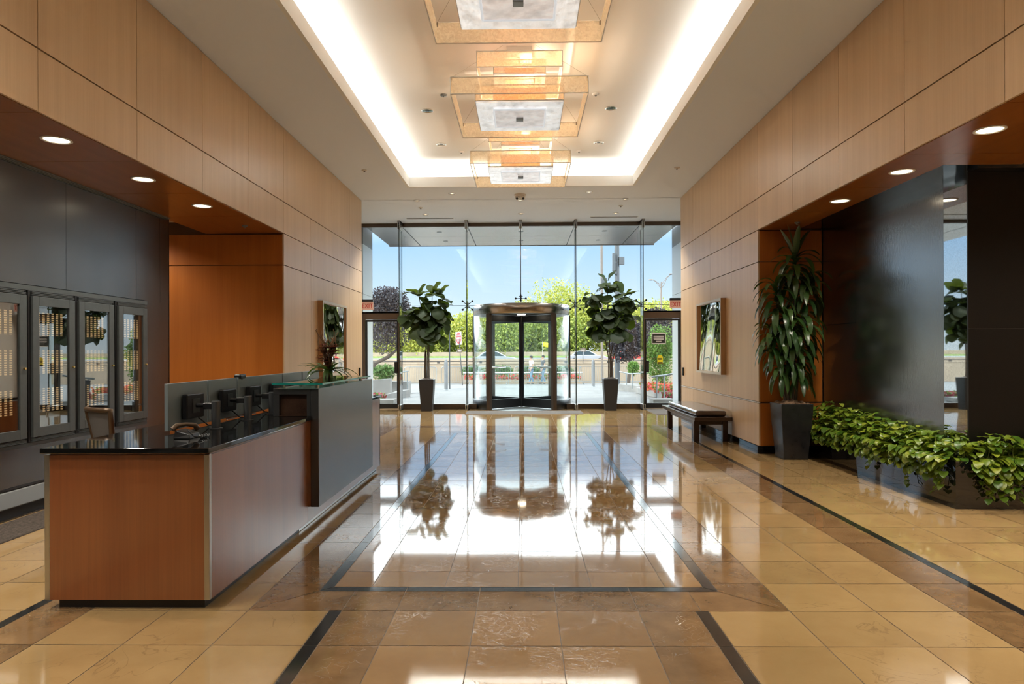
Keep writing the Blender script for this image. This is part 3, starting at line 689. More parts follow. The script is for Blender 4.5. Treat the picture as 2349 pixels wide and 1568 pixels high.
# ================================================================== FRAMED ART
def art(x,s,y0,y1,z0,z1,label):
    t=thing('framed_artwork',label,'picture',(x,(y0+y1)/2,z0)); d=.085; w=.035
    b=MB(); f=x+s*d
    for a,c,e,g in ((y0,y0+w,z0,z1),(y1-w,y1,z0,z1),(y0+w,y1-w,z0,z0+w),(y0+w,y1-w,z1-w,z1)): b.box(*sorted((x+s*.001,f)),a,c,e,g)
    fr=b.build('frame',M['artframe'],t)
    b=MB(); e=.0025
    for a,c,q,g in ((y0-e,y0+w+e,z0-e,z1+e),(y1-w-e,y1+e,z0-e,z1+e),(y0+w,y1-w,z0-e,z0+w+e),(y0+w,y1-w,z1-w-e,z1+e)): b.box(*sorted((f,f+s*.006)),a,c,q,g)
    b.build('face_moulding',M['artface'],fr)
    b=MB(); N=40; vs=[]; fs=[]
    rg=random.Random(int(y0*100)+s)
    p1,p2=rg.random()*6,rg.random()*6
    for i in range(N+1):
        for j in range(N+1):
            u,v=i/N,j/N
            h=.010*math.sin(2.3*PI*u+p1+1.5*v)+.008*math.sin(5*v+p2+2*u)*math.sin(PI*u)+.004*math.sin(9*u+4*v)
            vs.append((x+s*(d-.028+h),y0+w+(y1-y0-2*w)*u,z0+w+(z1-z0-2*w)*v))
    for i in range(N):
        for j in range(N):
            k=i*(N+1)+j; q=(k,k+N+1,k+N+2,k+1); fs.append(q if s>0 else q[::-1])
    b.add(vs,fs,0,.5,True); b.build('reflective_sheet',M['foil'],t)
    b=MB(); b.box(*sorted((x+s*.002,x+s*.02)),y0+w,y1-w,z0+w,z1-w); b.build('backing_board',M['artframe'],t)
art(XL,1,11.30,12.85,1.06,2.345,'shiny mirrored picture in a wooden frame on the left wall behind the flowers')
art(XR,-1,11.24,12.82,1.07,2.345,'shiny mirrored picture in a wooden frame on the right wall above the bench')
# ================================================================== BENCH
t=thing('bench','low dark wooden bench with a brown leather pad against the right wall','bench',(3.03,12.1,0))
b=MB(); b.box(2.73,3.335,10.83,13.38,.345,.405); b.build('seat_slab',M['darkwood'],t,bevel=.004)
b=MB(); b.box(2.79,3.285,11.02,13.02,.27,.345); b.box(2.84,3.235,11.07,12.97,.269,.346); b.build('apron',M['darkwood'],t)
for lx in (2.76,3.225):
    for ly in (10.99,12.94):
        b=MB(); b.box(lx,lx+.085,ly,ly+.085,0,.345); b.build('leg',M['darkwood'],t,bevel=.003)
b=MB(); b.box(2.79,3.285,10.97,13.10,.406,.50); b.build('cushion',M['cushion'],t,bevel=.035,seg=4)
# ================================================================== RECEPTION DESK
DX0,DX1,DY0,DY1=-2.755,-1.80,3.84,8.45
t=thing('reception_desk','long cherry wood reception desk with steel corners on a black plinth','desk',(-2.3,6.1,0))
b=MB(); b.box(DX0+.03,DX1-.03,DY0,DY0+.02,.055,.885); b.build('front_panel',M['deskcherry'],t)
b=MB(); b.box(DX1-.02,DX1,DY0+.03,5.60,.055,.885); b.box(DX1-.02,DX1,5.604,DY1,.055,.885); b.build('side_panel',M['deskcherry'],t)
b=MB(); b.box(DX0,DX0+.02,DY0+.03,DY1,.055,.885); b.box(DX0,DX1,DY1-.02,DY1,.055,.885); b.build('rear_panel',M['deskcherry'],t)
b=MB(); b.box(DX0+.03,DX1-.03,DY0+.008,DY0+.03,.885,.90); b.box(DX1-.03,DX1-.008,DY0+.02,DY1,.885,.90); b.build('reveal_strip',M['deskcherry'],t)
b=MB(); b.box(DX0+.06,DX1-.045,DY0+.035,DY1-.04,0,.055); b.build('plinth',M['blackplastic'],t)
for a in (DX0,DX1-.03):
    b=MB(); b.box(a,a+.03,DY0-.002,DY0+.03,.055,.888); b.build('corner_trim',M['steel'],t,bevel=.002)
b=MB(); b.box(DX1-.046,DX1-.040,5.5,DY1-.04,.004,.05); b.build('kick_strip',M['steel'],t)
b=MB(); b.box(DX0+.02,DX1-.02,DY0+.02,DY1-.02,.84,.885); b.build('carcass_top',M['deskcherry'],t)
b=MB(); b.box(DX0-.0,DX1+.015,DY0-.04,DY1+.03,.90,.93)
tag(b.build('desk_worktop',M['worktop'],loc=(-2.3,6.1,.9),bevel=.004),'polished black stone worktop on the reception desk','worktop')
# raised transaction counter
t=thing('raised_counter','tall black veneered transaction counter on the far half of the reception desk','counter',(-1.92,6.7,.16))
RY0,RY1=5.68,7.72
b=MB(); b.box(DX1+.002,-1.73,RY0,RY1,.165,1.165); b.build('front_panel',M['ebony'],t,bevel=.002)
b=MB(); b.box(-2.115,DX1+.002,RY0,RY1,1.115,1.165); b.build('top_board',M['ebony'],t,bevel=.002)
b=MB(); b.box(-2.115,-2.065,RY0,RY1,.932,1.115); b.build('back_panel',M['ebony'],t)
b=MB(); b.box(-2.065,DX1-.02+.02,RY0+.03,RY0+.05,.932,1.115); b.box(-2.065,-1.80,RY0+.004,RY0+.03,.932,.94); b.build('end_panel',M['darkwood'],t)  # inset cherry panel drawn in dark wood; its shade is in the colour
b=MB(); b.box(-1.83,-1.80,RY0,RY0+.04,.932,1.115); b.build('end_frame',M['ebony'],t)
# glass shelf on stand-offs
t=thing('glass_shelf','clear green edged glass shelf on steel studs over the black counter','glass shelf',(-1.9,6.5,1.166))
b=MB(); gx0,gx1,gy0,gy1=-2.11,-1.685,5.64,7.42; b.box(gx0,gx1,gy0,gy1,1.197,1.213,0); b.build('glass_plate',M['shelfglass'],t)
b=MB(); e=.0015
b.box(gx0-e,gx1+e,gy0-e,gy0,1.197,1.213); b.box(gx1,gx1+e,gy0,gy1,1.197,1.213); b.box(gx0-e,gx1+e,gy1,gy1+e,1.197,1.213); b.box(gx0-e,gx0,gy0,gy1,1.197,1.213); b.build('polished_edge',M['shelfedge'],t)
for y in (5.74,6.20,6.72,7.28):
    for x in (-1.76,-2.05):
        b=MB(); b.tube([(x,y,1.165),(x,y,1.197)],.017,12); b.build('stud',M['steel'],t)
# monitors in a row, backs to the visitor
def monitor(y0,y1,label,post=True,cam_=False):
    x=-2.40; yc=(y0+y1)/2; h0,h1=.945,1.262
    t=thing('monitor',label,'computer monitor',(x,yc,.93),'row of monitors on the reception desk')
    b=MB(); b.hexa([(x-.012,y0+.001,h0),(x+.012,y0+.001,h0),(x+.006,y1-.001,h0),(x-.012,y1-.001,h0)],[(x-.012,y0+.001,h1),(x+.012,y0+.001,h1),(x+.006,y1-.001,h1),(x-.012,y1-.001,h1)]) 
    b.build('shell',M['monitor'],t,bevel=.002)
    b=MB(); b.box(x-.015,x-.0121,y0+.012,y1-.012,h0+.015,h1-.012); b.build('screen',M['screen'],t)
    b=MB(); b.box(x+.024,x+.062,yc-.125,yc+.125,h0+.06,h0+.235); v=b.build('connector_box',M['blackplastic'],t,bevel=.008)
    b=MB(); b.box(x+.062,x+.066,yc-.05,yc+.05,h0+.10,h0+.20); b.build('mount_plate',M['postmetal'],v)
    b=MB(); px=x+.205; b.tube([(px,yc,.932),(px,yc,1.125)],.03,20); b.tube([(px,yc,.931),(px,yc,.936)],.045,20); b.build('post',M['postmetal'],t)
    b=MB(); b.tube([(x+.064,yc,h0+.15),(px,yc,h0+.15)],.016,10); b.box(x+.12,px,yc-.02,yc+.02,h0+.125,h0+.168); b.build('arm',M['blackplastic'],t,bevel=.003)
    b=MB(); b.tube([(x+.05,yc+.06,h0+.06),(x+.10,yc+.10,h0+.0),(x+.14,yc+.12,.938),(x+.10,yc+.2,.936)],.005,6); b.build('cable',M['blackplastic'],t)
    return t
ml=['nearest','second','third','fourth','fifth','sixth']
desc=['monitor nearest the camera, grey back, above the desk phone','second monitor from the front of the desk row','third monitor in the desk row, under the small webcam',
      'fourth monitor in the desk row, just before the raised counter','fifth monitor in the row, seen over the near end of the glass shelf','farthest monitor in the row, next to the flower arrangement']
for (a,c),d in zip(((4.50,5.08),(5.09,5.61),(5.62,6.12),(6.13,6.67),(6.68,7.26),(7.28,7.88)),desc): monitor(a,c,d)
t=thing('webcam','small black webcam clipped on top of the third monitor','webcam',(-2.40,5.70,1.262))
b=MB(); b.box(-2.435,-2.375,5.64,5.76,1.248,1.288); b.build('body',M['blackplastic'],t,bevel=.012); b=MB(); b.box(-2.42,-2.384,5.69,5.71,1.244,1.264); b.build('clip',M['blackplastic'],t)
# desk phone
t=thing('desk_phone','black desk telephone with cord in front of the nearest monitor','telephone',(-2.13,4.25,.93))
b=MB(); b.hexa([(-2.20,4.20,.931),(-2.09,4.20,.931),(-2.09,4.35,.931),(-2.20,4.35,.931)],[(-2.19,4.21,.985),(-2.10,4.21,.96),(-2.10,4.34,.96),(-2.19,4.34,.985)]); b.build('base',M['blackplastic'],t,bevel=.006)
b=MB(); b.tube([(-2.20,4.20,.99),(-2.185,4.22,1.012),(-2.15,4.27,1.016),(-2.12,4.32,1.005),(-2.11,4.34,.98)],[.018,.016,.012,.016,.018],12); b.build('handset',M['chairframe'],t)
pts=[(-2.07+.012*math.cos(k*.9),4.18-.0*k+.012*math.sin(k*.9),.965-.0007*k) for k in range(40)]
b=MB(); b.tube([(-2.10,4.19,.99),(-2.05,4.17,.95)]+[(-2.03+.012*math.cos(k*.9),4.2+.004*k,.944+.008*math.sin(k*.9)) for k in range(30)],.004,5); b.build('cord',M['blackplastic'],t)
# light shelf objects behind the monitors: paper tray
t=thing('paper_tray','small wooden letter tray below the third and fourth monitors','letter tray',(-2.45,5.9,.93))
b=MB(); b.box(-2.62,-2.46,5.55,6.35,.931,.938); b.box(-2.62,-2.61,5.55,6.35,.938,.975); b.box(-2.61,-2.46,5.55,5.56,.938,.975); b.box(-2.61,-2.46,6.34,6.35,.938,.975); b.build('tray',M['brass'] if 0 else M['cherry'],t)
b=MB(); b.box(-2.60,-2.47,5.60,6.2,.938,.95); b.build('paper',M['white'],t)
# office chair
def chair():
    cx,cy=-3.16,5.42
    t=thing('office_chair','bronze framed mesh office chair behind the reception desk','office chair',(cx,cy,0))
    Rz=Matrix.Translation((cx,cy,0))@Matrix.Rotation(R(-30),4,'Z')     # backrest turned to the desk
    P=lambda x,y,z: Rz@Vector((x,y,z))
    b=MB(); 
    for k in range(5):
        a=2*PI*k/5; b.tube([P(0,0,.12),P(.30*math.cos(a),.30*math.sin(a),.075)],[.028,.018],8)
    b.tube([P(0,0,.10),P(0,0,.44)],.028,12); b.build('base',M['blackplastic'],t)
    for k in range(5):
        a=2*PI*k/5; c=P(.30*math.cos(a),.30*math.sin(a),.03); b=MB(); b.tube([c+Vector((-.02,0,0)),c+Vector((.02,0,0))],.03,14); b.build('castor',M['blackplastic'],t)
    b=MB(); vs=[]
    b.box(-.24,.24,-.23,.23,.45,.50); b.v=[tuple(P(*v)) for v in b.v]; b.build('seat',M['mesh'],t,bevel=.02,seg=3)
    # back: trapezoid frame, narrow at the bottom
    def Q(u,v):  # u -1..1, v 0..1
        w=.085+.085*v; return P(u*w, -.25-.07*v+.05*u*u, .56+.475*v)
    loop=[Q(-1+2*k/8,1) for k in range(9)]+[Q(1,1-k/6) for k in range(1,7)]+[Q(1-2*k/8,0) for k in range(1,9)]+[Q(-1,k/6) for k in range(1,7)]
    b=MB(); b.tube(loop,.020,8); b.build('back_frame',M['chairframe'],t)
    b=MB(); N=8; vs=[Q(-1+2*i/N,j/N) for i in range(N+1) for j in range(N+1)]
    b.add(vs,[(i*(N+1)+j,i*(N+1)+j+1,(i+1)*(N+1)+j+1,(i+1)*(N+1)+j) for i in range(N) for j in range(N)],0,.5,True); b.build('back_mesh',M['mesh'],t)
    b=MB(); b.tube([P(0,-.1,.44),P(0,-.26,.46),P(0,-.30,.62),P(0,-.31,.72)],.022,8); b.build('back_support',M['blackplastic'],t)
    for s in (-1,1):
        b=MB(); b.tube([P(s*.22,0,.46),P(s*.29,.0,.5),P(s*.29,0,.66)],.014,8); b.obox(Rz@Matrix.Translation((s*.29,.03,.67)),.06,.24,.025); b.build('armrest',M['blackplastic'],t)
chair()
# floor runner behind the desk
b=MB(); b.hexa([(-4.48,4.6,0),(-4.04,4.6,0),(-4.04,8.4,0),(-4.48,8.4,0)],[(-4.48,4.61,.01),(-4.045,4.61,.01),(-4.045,8.39,.01),(-4.48,8.39,.01)])
tag(b.build('floor_runner',M['mat2'],loc=(-4.2,6.5,0)),'dark woven runner along the foot of the black wall','mat')
# display cabinets set in the black wall
def ind_mat():
    m,nt,b=newmat('indicator_panel'); tc=nt.nodes.new('ShaderNodeTexCoord')
    mp=nt.nodes.new('ShaderNodeMapping'); L(nt,tc.outputs['Object'],mp.inputs['Vector'])
    sx=nt.nodes.new('ShaderNodeSeparateXYZ'); L(nt,mp.outputs[0],sx.inputs[0])
    def saw(sock,per,lo,hi):
        d=nt.nodes.new('ShaderNodeMath'); d.operation='DIVIDE'; d.inputs[1].default_value=per; L(nt,sock,d.inputs[0])
        f=nt.nodes.new('ShaderNodeMath'); f.operation='FRACT'; L(nt,d.outputs[0],f.inputs[0])
        g=nt.nodes.new('ShaderNodeMath'); g.operation='GREATER_THAN'; g.inputs[1].default_value=lo; L(nt,f.outputs[0],g.inputs[0]); return g.outputs[0]
    a=saw(sx.outputs['Y'],.062,.48,1); c=saw(sx.outputs['Z'],.021,.38,1)
    mu=nt.nodes.new('ShaderNodeMath'); mu.operation='MULTIPLY'; L(nt,a,mu.inputs[0]); L(nt,c,mu.inputs[1])
    mx=nt.nodes.new('ShaderNodeMix'); mx.data_type='RGBA'; L(nt,mu.outputs[0],mx.inputs[0]); mx.inputs[6].default_value=(.03,.022,.018,1); mx.inputs[7].default_value=(.62,.40,.20,1)
    L(nt,mx.outputs[2],b.inputs['Base Color']); b.inputs['Roughness'].default_value=.5
    e=nt.nodes.new('ShaderNodeMath'); e.operation='MULTIPLY'; e.inputs[1].default_value=.35; L(nt,mu.outputs[0],e.inputs[0]); L(nt,e.outputs[0],b.inputs['Emission Strength']); b.inputs['Emission Color'].default_value=(1,.62,.28,1)
    return m
M['indicator']=ind_mat()
def cabinet(y0,y1,label):
    x=-4.55
    t=thing('alarm_cabinet',label,'cabinet',(x,(y0+y1)/2,.66),'glass fronted panel cabinets behind reception')
    b=MB(); b.box(x-.02,x-.012,y0,y1,.66,2.05); b.box(x-.012,x+.028,y0-.03,y0-.002,.66,2.05); b.box(x-.012,x+.028,y0,y1,.66,.70); b.box(x-.012,x+.028,y0,y1,2.0,2.05)
    b.build('body',M['blackplastic'],t)
    b=MB(); f0,f1=x+.028,x+.052; w=.085
    b.box(f0,f1,y0,y0+w,.70,2.0); b.box(f0,f1,y1-w,y1,.70,2.0); b.box(f0,f1,y0+w,y1-w,.70,.70+w); b.box(f0,f1,y0+w,y1-w,2.0-w,2.0)
    d=b.build('door',M['cabinet'],t,bevel=.003)
    b=MB(); b.box(f0+.006,f0+.011,y0+w,y1-w,.70+w,2.0-w); b.build('glass_pane',M['cabglass'],d)
    b=MB(); b.tube([(f1,y1-.04,1.335),(f1+.018,y1-.04,1.335)],.011,12); b.build('knob',M['brass'],d)
    for za,dz in ((2.008,.013),(.664,.011)):
        b=MB()
        for k in range(3): b.box(f0,f1-.006,y0,y1,za+dz*k,za+dz*k+.006)
        b.box(f0,f0+.004,y0+.01,y1-.01,za,za+dz*2); b.build('vent_slats',M['cabinet'],t)
    for z in (.92,1.28,1.64):
        b=MB(); b.box(x-.012,x-.004,y0+w+.01,y1-w-.01,z,z+.22); b.build('indicator_panel',M['indicator'],t)
cl=['panel cabinet cut by the left edge of the photo','second panel cabinet from the left, directly behind the office chair','third panel cabinet from the left','rightmost panel cabinet, next to the end of the black wall']
for (a,c),lb in zip(((5.47,6.055),(6.13,6.715),(6.78,7.365),(7.45,8.02)),cl): cabinet(a,c,lb)
# ================================================================== PLANTS
def leaf(b,base,d,up,length,prof,droop=.3,fold=.15,m=0,r=None,wav=0,N=6):
    """one leaf: centre line starts along d and bends down; prof(t) = half width"""
    d=Vector(d).normalized(); up=Vector(up); side=d.cross(up)
    if side.length<1e-4: side=d.cross(Vector((1,0,0)))
    side.normalize(); p=Vector(base); vs=[]; st=length/N; cur=d.copy()
    ph=random.random()*6
    for i in range(N+1):
        t=i/N; nrm=side.cross(cur).normalized(); w=prof(t)*length
        lift=fold*w; wv=wav*w*math.sin(9*t+ph)
        vs += [p-side*w+nrm*(lift+wv), p, p+side*w+nrm*(lift-wv)]
        cur=(cur+Vector((0,0,-1))*droop*st/length).normalized(); p=p+cur*st
    fs=[]
    for i in range(N):
        k=3*i; fs+=[(k,k+3,k+4,k+1),(k+1,k+4,k+5,k+2)]
    b.add(vs,fs,m,random.random() if r is None else r,True)
fig_prof=lambda t: .04+.46*math.sin(PI*min(1,t*.93+.03))**.75*(.62+.5*t) if t<.999 else .02
strap2=lambda t: .012+.042*math.sin(PI*min(1,.12+t*.88))**.7 if t<.999 else .003
strap=lambda t: .012+.085*math.sin(PI*min(1,.12+t*.88))**.7 if t<.999 else .003
heart=lambda t: (.10+.36*math.sin(PI*min(1,.22+t*.78))**1.0) if t<.999 else .005
def sq_pot(b,cx,cy,bw,tw,h,wall=.03):
    q=lambda w,z:[(cx-w/2,cy-w/2,z),(cx+w/2,cy-w/2,z),(cx+w/2,cy+w/2,z),(cx-w/2,cy+w/2,z)]
    n=7; prev=None
    vs=[]; fs=[]
    rings=[(bw+(tw-bw)*math.sin(PI/2*k/n)**1.0*(.55+.45*k/n),h*k/n) for k in range(n+1)]
    rings+= [(tw-2*wall,h),(tw-2*wall,h-.12)]
    for w,z in rings: vs+=q(w,z)
    for k in range(len(rings)-1):
        for i in range(4): fs.append((4*k+i,4*k+(i+1)%4,4*k+4+(i+1)%4,4*k+4+i))
    e=4*(len(rings)-1); fs+=[(3,2,1,0),(e,e+1,e+2,e+3)]
    b.add(vs,fs)
def mound(b,cx,cy,w,z,h,n=12,jag=.02):
    vs=[];fs=[]
    for i in range(n+1):
        for j in range(n+1):
            u,v=i/n*2-1,j/n*2-1
            vs.append((cx+u*w/2,cy+v*w/2,z+h*(1-max(abs(u),abs(v))**3)+random.uniform(-jag,jag)*(max(abs(u),abs(v))<.99)))
    for i in range(n):
        for j in range(n):
            k=i*(n+1)+j; fs.append((k,k+n+1,k+n+2,k+1))
    b.add(vs,fs,0,.5,True)
def fig_tree(cx,cy,label,clusters,trunks,seed):
    global random
    random.seed(seed)
    t=thing('potted_fig',label,'potted plant',(cx,cy,0),'potted figs beside the revolving door')
    b=MB(); sq_pot(b,cx,cy,.27,.365,.79); b.build('pot',M['potmatte'],t,bevel=.006)
    b=MB(); mound(b,cx,cy,.33,.735,.075); b.build('moss',M['greymoss'],t)
    for pts in trunks:
        b=MB(); b.tube([(cx+x,cy+y,z) for x,y,z in pts],[.017-.010*i/(len(pts)-1) for i in range(len(pts))],8); b.build('trunk',M['stem'],t)
    b=MB()
    for (x,y,z,rad,n,ln) in clusters:
        n=int(n*1.15)
        for k in range(n):
            a=2.4*k+random.uniform(-.3,.3); el=random.uniform(-.6,.6) if k>1 else 1.1
            d=Vector((math.cos(a)*math.cos(el),math.sin(a)*math.cos(el),math.sin(el)))
            o=Vector((cx+x,cy+y,z))+d*rad*random.uniform(.2,.75)+Vector((0,0,random.uniform(-rad,rad)*.75))
            leaf(b,o,d,(0,0,1),ln*random.uniform(.85,1.25),fig_prof,random.uniform(.2,.9) if z>2.8 else random.uniform(1.0,3.0),.10,0,None,.12,7)
    b.build('foliage',M['fig'],t)
fig_tree(-2.40,16.83,'tall fiddle leaf fig in a charcoal pot left of the revolving door',
    [(-.20,0,2.86,.10,7,.30),(.14,0,2.95,.10,6,.32),(.30,.02,2.86,.09,6,.30),(.22,0,2.62,.14,9,.32),(-.12,-.05,2.55,.16,11,.34),(-.38,.0,2.40,.13,10,.34),(.02,.05,2.35,.16,10,.34),(.36,.05,2.42,.12,9,.32),
     (-.25,-.05,2.20,.13,9,.34),(.28,0,2.17,.13,8,.32),(.05,0,2.08,.14,9,.36),(-.12,0,1.85,.10,6,.34),(.22,0,1.90,.10,6,.34),(.10,.0,1.70,.05,3,.30)],
    [[(-.03,0,.76),(-.035,0,1.3),(-.02,.01,1.9),(-.1,.0,2.4),(-.2,0,2.85)],[(.0,.02,.76),(.0,.02,1.3),(.03,.0,1.75),(.2,0,2.1),(.33,0,2.5),(.36,0,2.8)],[(.05,-.02,.76),(.05,-.03,1.3),(.06,0,1.9),(.12,0,2.5),(.14,0,2.95)],[(-.06,.03,.76),(-.06,.0,1.1),(-.05,.0,1.5)]],3)
fig_tree(2.16,16.83,'tall fiddle leaf fig in a charcoal pot right of the revolving door',
    [(-.06,0,3.12,.08,7,.30),(-.02,0,2.92,.10,7,.32),(-.40,.0,2.80,.10,8,.30),(-.48,0,2.72,.06,5,.27),(.32,.0,2.82,.11,9,.32),(.45,.02,2.72,.10,8,.30),(.30,0,2.58,.12,9,.32),(-.28,-.04,2.45,.12,8,.32),
     (-.38,0,2.18,.12,9,.33),(-.10,0,2.42,.12,7,.32),(.20,.03,2.30,.12,9,.34),(.42,0,2.35,.10,7,.32),(-.25,0,2.02,.10,7,.33),(.26,0,2.05,.11,7,.34),(.14,0,1.92,.08,5,.34),(-.02,0,2.15,.10,6,.32),(-.20,0,1.84,.05,3,.3)],
    [[(0,0,.76),(0,0,1.3),(-.02,0,1.9),(-.05,0,2.6),(-.06,0,3.12)],[(.03,.02,.76),(.03,.02,1.4),(.10,.0,1.85),(.25,0,2.15),(.33,0,2.8)],[(-.04,-.02,.76),(-.04,-.02,1.3),(-.12,0,1.8),(-.28,0,2.2),(-.42,0,2.75)],[(.06,-.03,.76),(.05,0,1.2),(.16,.0,1.6),(.3,0,1.95)]],5)
# dracaena in the tall gloss planter
def dracaena():
    random.seed(21)
    cx,cy=3.665,9.31
    t=thing('potted_dracaena','tall bushy plant with drooping strap leaves in a gloss black planter','potted plant',(cx,cy,0))
    b=MB(); sq_pot(b,cx,cy,.325,.43,.75,.035); b.build('planter',M['potblack'],t,bevel=.006)
    b=MB(); mound(b,cx,cy,.40,.72,.06,14,.025); b.build('moss',M['moss'],t)
    tops=[(.06,.0,2.62,.95),(-.20,.0,2.22,.9),(.22,.02,2.28,.85),(-.10,-.05,1.85,.95),(.14,-.04,1.75,.9),(-.26,.0,1.62,.8),(.02,-.08,1.42,.85),(-.16,-.06,1.30,.75),(.10,-.05,1.24,.7)]
    for i,(x,y,z,s) in enumerate(tops):
        b=MB(); b.tube([(cx+x*.3,cy+y*.3,.74),(cx+x*.6,cy+y,.74+(z-.74)*.5),(cx+x,cy+y,z)],[.016,.014,.011],8); b.build('cane',M['stem'],t)
    b=MB()
    for i,(x,y,z,s) in enumerate(tops):
        n=30 if i>0 else 34
        for k in range(n):
            f=k/n; a=2.399*k+random.uniform(-.25,.25); el=1.2-1.1*f+random.uniform(-.2,.2)
            d=Vector((math.cos(a)*math.cos(el)*(.9),math.sin(a)*math.cos(el)*.8,math.sin(el)))
            o=Vector((cx+x,cy+y,z+.14-.34*f))
            ln=s*random.uniform(.38,.52); dr=random.uniform(2.2,4.5)
            if i==0 and k<5: dr=.5; ln=.46
            # keep straps clear of the return wall behind
            if d.y>0: d.y*=.35
            leaf(b,o,d,(0,0,1),ln,strap,dr,.22,0,None,.05,9)
    b.v=[(min(v[0],4.255),min(v[1],9.685),v[2]) for v in b.v]
    b.build('foliage',M['drac'],t)
dracaena()
# flower arrangement on the raised counter
def flowers():
    random.seed(4)
    cx,cy,z=-2.02,6.98,1.165
    t=thing('flower_arrangement','vase of curly twigs and strap leaves on the far end of the black counter','flower arrangement',(cx,cy,z))
    b=MB(); b.lathe((cx,cy,z),[(.001,.001),(.045,.001),(.05,.03),(.04,.09),(.048,.11),(.042,.11),(.034,.09),(.04,.03),(.001,.012)],20); b.build('vase',M['chairframe'],t)
    for k in range(18):
        a=random.uniform(0,6.3); sp=random.uniform(.03,.15); b=MB(); h=random.uniform(.34,.47)
        pts=[]
        for i in range(12):
            f=i/11; pts.append((cx+math.cos(a)*sp*f+.016*math.sin(13*f+k)*f, cy+math.sin(a)*sp*f+.016*math.cos(11*f+k)*f, z+.09+h*f))
        b.tube(pts,[.010-.006*i/11 for i in range(12)],5); b.build('twig',M['vinebrown'],t)
    b=MB()
    for k in range(26):
        a=2.4*k; d=Vector((math.cos(a),math.sin(a),random.uniform(.35,.9)))
        leaf(b,(cx,cy,z+.10),d,(0,0,1),random.uniform(.26,.40),strap2,random.uniform(.8,2.0),.25,0,None,0,8)
    b.build('leaves',M['drac'],t)
    b=MB()
    for k in range(55):
        a=random.uniform(0,6.3); rr=random.uniform(.02,.10); c=Vector((cx+rr*math.cos(a),cy+rr*math.sin(a),z+random.uniform(.16,.38)))
        for q in range(5):
            d=Vector((math.cos(q*1.26),math.sin(q*1.26),.5)); leaf(b,c,d,(0,0,1),.05,heart,.5,.2,0,None,0,3)
    b.build('blossoms',M['orchid'],t)
M['vinebrown']=pm('brown_twig',(.20,.11,.05),.7)
M['orchid']=leafmat('dull_red_petals',(.30,.10,.06),(.35,.12,.06),.5,.45,.05)
flowers()
# granite planter and the trailing pothos in it
PX0,PX1,PYN=3.985,4.268,6.30
t=thing('stone_planter','low polished black granite trough in front of the water wall','planter',(4.12,7.8,0))
b=MB(); h=.44; w=.03
b.box(PX0,PX0+w,PYN,7.35,0,h,0); b.box(PX0,PX0+w,7.353,9.66,0,h,0); b.box(PX0+w,5.6,PYN,PYN+w,0,h,0); b.box(PX0+w,PX1,9.63,9.66,0,h,0)
b.box(5.57,5.6,PYN+w,6.548,0,h,0); b.box(PX1-.012,PX1,6.548,9.63,0,h,0); b.box(PX1,5.57,6.53,6.548,0,h,0)
b.build('trough',M['granite'],t)
b=MB(); b.box(PX0+w,PX1-.012,PYN+w,9.63,.30,.40); b.box(PX1-.012,5.57,PYN+w,6.53,.30,.40); b.build('soil',M['moss'],t)
def pothos(y0,y1,x0,x1,label,seed,n,hang=(),over='x',tall=.26):
    random.seed(seed)
    t=thing('trailing_pothos',label,'plant',((x0+x1)/2,(y0+y1)/2,.40),'trailing pothos in the granite trough')
    b=MB(); v=MB()
    def lf(p,d,s=1):
        leaf(b,p,d,(0,0,1),random.uniform(.055,.10)*s,heart,random.uniform(.6,1.8),.2,0,None,.06,5)
    n=int(n*1.7)
    for k in range(n):
        x,y=random.uniform(x0-.06,x1),random.uniform(y0,y1)
        if over=='y': y=random.uniform(y0-.07,y1); x=random.uniform(x0,x1)
        z=.43+tall*random.random()**1.3*(1-.35*abs(2*(x-x0)/(x1-x0)-1))
        a=random.uniform(0,2*PI); d=Vector((math.cos(a)-(.5 if over=='x' else 0),math.sin(a)-(.5 if over=='y' else .1),random.uniform(-.1,.7)))
        if x>x1-.05 and over=='x': d.x=-abs(d.x)
        lf((x,y,z),d)
        if k%3==0: v.tube([(min(max(x,x0+.03),x1-.03),min(max(y,y0+.02),y1-.02),.40),(x,y,z)],.0035,4)
    # a skirt of leaves spilling over the rim, plus long runners
    for k in range(int(n*.55)):
        f=random.random()**1.6
        if over=='x': p=Vector((x0-.05-.07*random.random(),random.uniform(y0,y1),.47-.20*f)); d=Vector((-.8,random.uniform(-.8,.5),random.uniform(-.6,.3)))
        else: p=Vector((random.uniform(x0,x1),y0-.05-.07*random.random(),.47-.22*f)); d=Vector((random.uniform(-.8,.8),-.8,random.uniform(-.6,.3)))
        lf(p,d)
    for (q,ln) in hang:
        pts=[]; 
        for i in range(9):
            f=i/8; o=.03*math.sin(5*f+q*7)
            if over=='x': pts.append(Vector((x0+.02-.09*math.sin(min(1,f*2)*PI/2)-.01*f,q+o,.46+.03*math.sin(PI*min(1,f*2))-ln*max(0,f-.15))))
            else: pts.append(Vector((q+o,y0+.02-.09*math.sin(min(1,f*2)*PI/2)-.01*f,.46+.03*math.sin(PI*min(1,f*2))-ln*max(0,f-.15))))
        v.tube(pts,.0035,5)
        m=max(4,int(ln*22))
        for i in range(m):
            f=.3+.7*i/(m-1); k=min(7,int(f*8)); p=pts[k].lerp(pts[k+1],f*8-k)
            a=random.uniform(0,2*PI); d=Vector((math.cos(a),math.sin(a),-.2))
            if over=='x': d.x=-abs(d.x)
            else: d.y=-abs(d.y)
            lf(p,d,.85)
    v.build('vines',M['vine'],t); b.build('foliage',M['pothos'],t)
pothos(8.75,9.5,PX0+.03,4.24,'trailing pothos at the far end of the trough beside the tall potted plant',1,150,[(8.9,.16)],tall=.36)
pothos(7.95,8.75,PX0+.03,4.24,'trailing pothos second from the far end of the trough',2,170,[(8.4,.13)],tall=.33)
